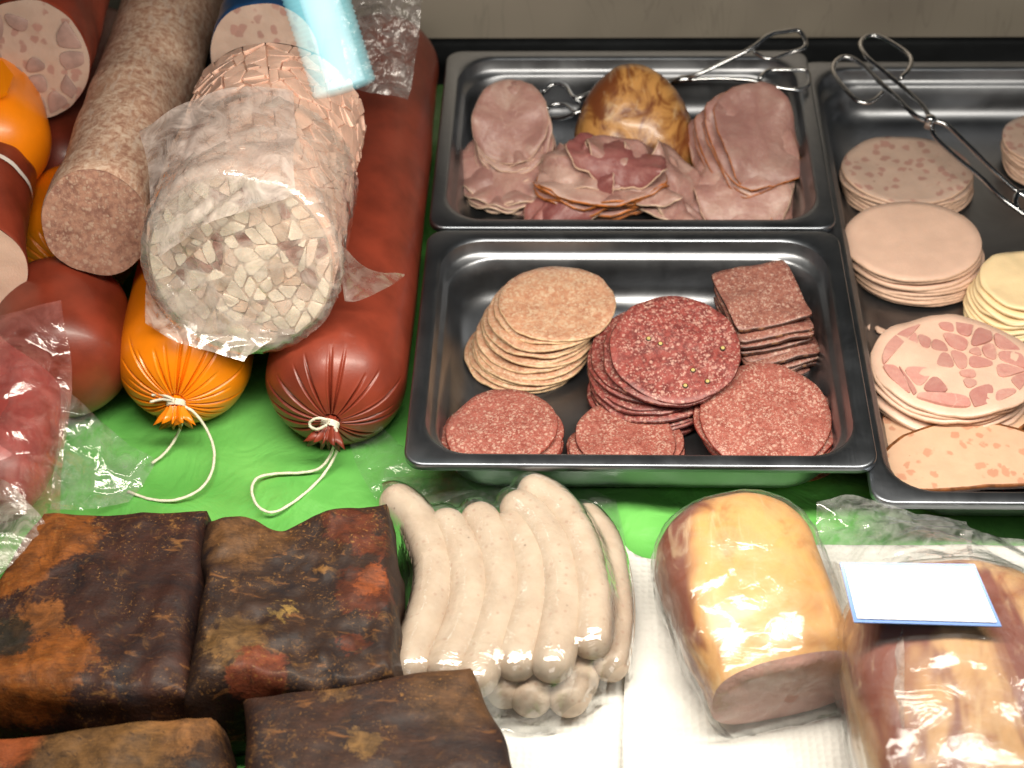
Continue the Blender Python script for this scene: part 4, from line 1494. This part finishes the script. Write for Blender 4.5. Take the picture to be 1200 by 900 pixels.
film('film_flap', [(163, 153, .205), (215, 120, .222), (268, 103, .228), (343, 103, .222)], [(185, 300, .190), (240, 262, .212), (300, 240, .218), (346, 228, .212)], [(163, 153, .205), (172, 190, .200), (176, 245, .195), (185, 300, .190)], [(343, 103, .222), (345, 150, .220), (344, 190, .218), (346, 228, .212)], M['film_milky'], bag, .008, 20, 4, over=bv, gap=.006)
film('film_flap', [(375, 262, .16), (400, 285, .158), (430, 312, .150), (474, 321, .145)], [(382, 330, .118), (400, 350, .112), (432, 345, .118), (474, 323, .144)], [(375, 262, .16), (378, 295, .14), (382, 330, .118)], [(474, 321, .145), (474, 322, .1445), (474, 323, .144)], M['film_milky'], bag, .005, 36, 9, over=bv, gap=.003)
film('film_flap', [(176, 318, .130), (220, 345, .120), (270, 365, .115), (310, 372, .112)], [(170, 378, .104), (200, 398, .100), (245, 412, .094), (286, 424, .088)], [(176, 318, .130), (170, 345, .118), (170, 378, .104)], [(310, 372, .112), (300, 400, .098), (286, 424, .088)], M['film_milky'], bag, .005, 36, 14, over=bv, gap=.003)
film('film_flap', [(318, 372, .110), (345, 372, .108), (360, 385, .104)], [(278, 420, .090), (300, 412, .092), (318, 398, .096)], [(318, 372, .110), (295, 395, .10), (278, 420, .090)], [(360, 385, .104), (340, 392, .1), (318, 398, .096)], M['film_milky'], bag, .004, 50, 19, 30, 30)

# grey crinkled bag at the top
o = film('plastic_bag', [(388, -12, .205), (430, -14, .210), (494, -12, .205)], [(412, 104, .150), (440, 110, .150), (478, 116, .146)], [(388, -12, .205), (398, 40, .185), (412, 104, .150)], [(494, -12, .205), (490, 50, .175), (478, 116, .146)], M['film_grey'], None, .010, 34, 21, 90, 90, fine=.002)
tag(o, 'grey crinkled plastic bag hanging over the far end of the long red sausage', 'plastic bag')

# red contents at the lower left with bag
hp = thing('ham_piece', 'red sausage wrapped in crinkled film at the left border', 'sausage', at(10, 500, .0))
vs, fs = tube(catmull([at(20, 396, .050), at(16, 430, .048), at(8, 480, .046), at(0, 540, .044), at(-6, 590, .040)], 8), 0.05, 48, True)
Pc = catmull([at(20, 396, .050), at(16, 430, .048), at(8, 480, .046), at(0, 540, .044), at(-6, 590, .040)], 8)
rad = [.042 * (max(.08, math.sin(pi * (.10 + .82 * k / (len(Pc) - 1)))) ** .45) for k in range(len(Pc))]
vs, fs = tube(Pc, rad, 48, True)
mesh_obj('casing', vs, fs, mat_plain('bright_red_casing', (.30, .05, .042), .4, .3, 40, .15, 300, .2), hp)
bg2 = thing('plastic_bag', 'crinkled clear bag drawn over the red sausage at the left border', 'plastic bag', at(30, 480, .05), 'clear plastic bags')
bv = bvh_of([hp])
film('film', [(-30, 372, .108), (20, 362, .112), (72, 352, .108)], [(-30, 600, .060), (20, 600, .060), (66, 604, .040)], [(-30, 372, .108), (-32, 480, .09), (-30, 600, .060)], [(72, 352, .108), (82, 440, .080), (74, 520, .060), (66, 604, .040)], mat_film('pink_film', .24, milkcol=(.72, .30, .27), rough=.13, bs=45, bstr=.35, gloss=1.3), bg2, .011, 20, 31, 80, 80, over=bv, gap=.004, fine=.001)
film('film', [(70, 452, .060), (95, 470, .058), (115, 490, .050)], [(56, 596, .030), (100, 596, .012), (150, 588, .006)], [(70, 452, .060), (64, 520, .05), (56, 596, .030)], [(115, 490, .050), (150, 520, .030), (182, 542, .010), (150, 588, .006)], M['film_loose'], bg2, .010, 28, 33, 70, 70, fine=.002)
o = film('plastic_bag', [(-30, 560, .085), (10, 566, .085), (34, 590, .080)], [(-40, 690, .080), (0, 668, .080), (54, 616, .078)], [(-30, 560, .085), (-35, 620, .085), (-40, 690, .080)], [(34, 590, .080), (46, 602, .079), (54, 616, .078)], M['film_white'], None, .012, 26, 37, 60, 60, fine=.002)
tag(o, 'whitish crumpled bag above the orange edged bacon block', 'plastic bag')

# ------------------------------------------------------------------ paper towels
def sheet(name, label, top, bot, left, right, seed, amp):
    P3 = lambda l: [at(*p) for p in l]
    nu, nv = 60, 60
    g = coons(P3(top), P3(bot), P3(left), P3(right), nu, nv)
    vs = []
    for r_ in g:
        for p in r_:
            p.z += abs(fbm(p, 14, seed)) * amp
            vs.append(p)
    under = [p - V((0, 0, .0006)) for p in vs]
    n = len(vs)
    f = grid_faces(nu, nv)
    fs = f + [tuple(n + i for i in q)[::-1] for q in f]
    edge = [i for i in range(nu + 1)] + [j * (nu + 1) + nu for j in range(1, nv + 1)] + [nv * (nu + 1) + nu - i for i in range(1, nu + 1)] + [(nv - j) * (nu + 1) for j in range(1, nv)]
    fs += [(edge[k], edge[(k + 1) % len(edge)], n + edge[(k + 1) % len(edge)], n + edge[k]) for k in range(len(edge))]
    o = mesh_obj(name, vs + under, fs, M['towel'], None, g[30][30])
    return tag(o, label, 'paper towel')


sheet('paper_towel', 'white quilted paper towel under the wrapped hams', [(718, 622, .004), (760, 655, .004), (900, 640, .003), (1260, 640, .002)], [(722, 985, .004), (900, 990, .003), (1300, 990, .002)], [(718, 622, .004), (733, 700, .006), (732, 800, .006), (722, 985, .004)], [(1260, 640, .002), (1290, 800, .002), (1300, 990, .002)], 3, .0022)
sheet('paper_towel', 'plain white sheet under the near end of the white sausages', [(540, 790, .0005), (640, 800, .0005), (745, 790, .0005)], [(540, 985, .0005), (640, 985, .0005), (745, 985, .0005)], [(540, 790, .0005), (540, 985, .0005)], [(745, 790, .0005), (745, 985, .0005)], 6, .0012)


# ------------------------------------------------------------------ wrapped hams
def ham_block(label, wrap_label, back, front, hw, hh, skin, seed, cut=True, exp=3.0, tilt=.0, taper=.0):
    """block of ham lying on the towel: skin, cut face at the near end, film wrap as a thing of its own"""
    a0, a1 = V(back), V(front)
    T = (a1 - a0)
    L = T.length
    T.normalize()
    u = T.cross(V((0, 0, 1))).normalized()
    b = u.cross(T)
    t = thing('ham_piece', label, 'ham', V(((a0.x + a1.x) / 2, (a0.y + a1.y) / 2, .005)), 'wrapped smoked ham pieces')
    NS, NL = 72, 36

    def P(s_, a, grow=0.0, k=1.0):
        w_ = 1.0
        if s_ < .30:
            w_ = math.sqrt(max(0.0, 1 - ((.30 - s_) / .30) ** 2.4))
        w_ = w_ * (.93 + .07 * math.sin(pi * min(1, s_ * 1.1)))
        c, s2 = math.cos(a), math.sin(a)
        hs = hh * (1 - taper * s_)
        q = (abs(c) ** exp + abs(s2) ** exp) ** (-1 / exp)
        p = a0 + T * (L * s_ + tilt * s2 * k * hh * max(0, (s_ - .5) * 2)) + u * (c * q * (hw * w_ + grow) * k) + b * (s2 * q * (hs * w_ + grow) * k)
        d = (u * c + b * s2)
        p += d * (fbm(p, 15, seed) * .004 * k)
        if p.z < .006:
            p.z = .006
        return p
    vs, fs = [], []
    for j in range(NL + 1):
        for i in range(NS):
            vs.append(P((j / NL) ** 1.2, 2 * pi * i / NS))
    for j in range(NL):
        for i in range(NS):
            i2 = (i + 1) % NS
            fs.append((j * NS + i, j * NS + i2, (j + 1) * NS + i2, (j + 1) * NS + i))
    fs.append(tuple(range(NS)))
    mesh_obj('skin', vs, fs, skin, t)
    fv, ff = [], []
    NR = 10
    for j in range(NR + 1):
        for i in range(NS):
            p = P(1.0, 2 * pi * i / NS, 0, 1 - j / NR * .995)
            fv.append(p + T * (.0025 + .003 * fbm(p, 30, seed)) * (1 if j else 0) * min(1, j / 2))
    for j in range(NR):
        for i in range(NS):
            i2 = (i + 1) % NS
            ff.append((j * NS + i, j * NS + i2, (j + 1) * NS + i2, (j + 1) * NS + i))
    mesh_obj('cut_face', fv, ff, M['ham_cut'], t)
    # wrap
    wv, wf = [], []
    W = 120
    prof = [(j / 44, 1.0) for j in range(45)] + [(1.0, 1 - k / 8 * .9) for k in range(1, 9)]
    for jj, (s_, k) in enumerate(prof):
        for i in range(W):
            a = 2 * pi * i / W
            p = P(s_, a, .0012 if s_ < .3 else .002, k)
            c_ = (crumple((p.x, p.y * .55, p.z), 34, seed) - .3) * .0050 + (crumple(p, 90, seed + 2) - .3) * .0008
            d = (u * math.cos(a) + b * math.sin(a)) if s_ < 1 else T
            p = p + d * (abs(c_) + .0012) + (T * .006 if s_ >= 1 else V((0, 0, 0))) 
            if p.z < .0055:
                p = p + V((0, 0, .0055 - p.z)) + V((u.x, u.y, 0)) * (.006 * math.cos(a)) 
            wv.append(p)
    for j in range(len(prof) - 1):
        for i in range(W):
            i2 = (i + 1) % W
            wf.append((j * W + i, j * W + i2, (j + 1) * W + i2, (j + 1) * W + i))
    wt = mesh_obj('plastic_wrap', wv, wf, M['film_wrap'], None, V(((a0.x + a1.x) / 2, (a0.y + a1.y) / 2, .005)))
    tag(wt, wrap_label, 'plastic wrap', 'clear wraps on the ham pieces')
    return t, wt


ham_block('golden smoked ham block with pink cut end on the white towel', 'tight clear film around the golden ham block', at(836, 600, .046), at(922, 806, .032), .053, .043, M['gold'], 2, tilt=-.12, taper=.34)
hb, wt2 = ham_block('red brown smoked ham behind the blank price card', 'loose clear film around the ham under the price card', at(1104, 676, .052), at(1164, 985, .046), .070, .046, M['gold_red'], 6)
# loose bag ends
bg3 = thing('plastic_bag', 'loose transparent bag end standing behind the blank price card', 'plastic bag', at(1040, 620, .02), 'clear plastic bags')
film('film', [(957, 590, .040), (1000, 578, .046), (1070, 600, .044), (1132, 612, .036)], [(975, 668, .034), (1040, 660, .060), (1090, 655, .075), (1140, 650, .070)], [(957, 590, .040), (958, 630, .034), (975, 668, .034)], [(1132, 612, .036), (1138, 630, .05), (1140, 650, .070)], M['film_loose'], bg3, .012, 26, 44, 80, 60, fine=.002)
film('film', [(985, 660, .050), (1000, 690, .055), (1010, 720, .050)], [(955, 650, .012), (985, 720, .006), (1010, 760, .006)], [(985, 660, .050), (968, 655, .03), (955, 650, .012)], [(1010, 720, .050), (1012, 740, .03), (1010, 760, .006)], M['film_loose'], bg3, .008, 34, 47, 40, 40)
film('film', [(1000, 790, .045), (1030, 745, .085), (1060, 725, .098)], [(1000, 960, .008), (1030, 960, .030), (1060, 960, .060)], [(1000, 790, .045), (996, 860, .025), (1000, 960, .008)], [(1060, 725, .098), (1060, 840, .09), (1060, 960, .060)], M['film_milky'], bg3, .006, 30, 49, 50, 70)
film('film', [(1130, 615, .040), (1170, 628, .036), (1240, 636, .030)], [(1140, 660, .07), (1190, 668, .06), (1240, 680, .05)], [(1130, 615, .040), (1140, 660, .07)], [(1240, 636, .030), (1240, 680, .05)], M['film_loose'], bg3, .008, 30, 52, 50, 30)

# price card
c = [at(984, 659, .122), at(1142, 661, .122), at(1174, 734, .108), at(1001, 729, .108)]
pc = thing('price_card', 'blank white price card with a thin blue border lying on the wrapped ham', 'price card', (c[0] + c[1] + c[2] + c[3]) / 4)
nrm = (c[1] - c[0]).cross(c[3] - c[0]).normalized()
if nrm.z < 0:
    nrm = -nrm
cen = V(pc.location)


def plate(k, h0, h1):
    q = [cen + (p - cen) * k for p in c]
    vs = [p + nrm * h0 for p in q] + [p + nrm * h1 for p in q]
    return vs, [(0, 1, 2, 3), (7, 6, 5, 4), (0, 4, 5, 1), (1, 5, 6, 2), (2, 6, 7, 3), (3, 7, 4, 0)]


mesh_obj('holder', *plate(1.0, -.0018, 0), M['blue_edge'], pc, smooth=False)
e1 = (c[1] - c[0]).normalized()
e2 = (c[3] - c[0]).normalized()
q = [c[0] + e1 * .0022 + e2 * .0022, c[1] - e1 * .0022 + (c[2] - c[1]).normalized() * .0022, c[2] - (c[2] - c[3]).normalized() * .0022 - (c[2] - c[1]).normalized() * .0022, c[3] + (c[2] - c[3]).normalized() * .0022 - e2 * .0022]
vs = [p - nrm * .0005 for p in q] + [p + nrm * .0008 for p in q]
mesh_obj('card', vs, [(0, 1, 2, 3), (7, 6, 5, 4), (0, 4, 5, 1), (1, 5, 6, 2), (2, 6, 7, 3), (3, 7, 4, 0)], M['card'], pc, smooth=False)

# ------------------------------------------------------------------ added glowing tube shaped as a light streak mirrored in glass
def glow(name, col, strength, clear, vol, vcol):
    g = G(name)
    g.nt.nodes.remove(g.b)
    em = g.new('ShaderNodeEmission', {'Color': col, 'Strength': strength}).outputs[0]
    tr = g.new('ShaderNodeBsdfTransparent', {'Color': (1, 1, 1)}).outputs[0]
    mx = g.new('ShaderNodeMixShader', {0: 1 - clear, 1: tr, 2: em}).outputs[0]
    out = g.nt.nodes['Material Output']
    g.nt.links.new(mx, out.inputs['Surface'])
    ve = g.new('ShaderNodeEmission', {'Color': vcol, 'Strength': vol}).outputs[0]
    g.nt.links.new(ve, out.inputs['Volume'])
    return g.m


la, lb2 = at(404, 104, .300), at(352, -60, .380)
lt = thing('glare_tube', 'glowing ribbed tube added for the white and cyan glass glare above the cubed sausage', 'glare', la)
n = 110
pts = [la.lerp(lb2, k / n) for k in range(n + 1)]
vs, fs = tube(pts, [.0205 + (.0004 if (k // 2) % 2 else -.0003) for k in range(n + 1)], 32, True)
mesh_obj('glare_sleeve', vs, fs, glow('cyan_glare_sleeve', (.30, .9, .93), .22, .90, 21.0, (.42, .98, 1.0)), lt)
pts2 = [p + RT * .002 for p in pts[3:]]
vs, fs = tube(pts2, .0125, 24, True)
mesh_obj('core', vs, fs, glow('white_glare_core', (.8, 1.0, 1.0), .2, .95, 22.0, (1.0, 1.0, 1.0)), lt)
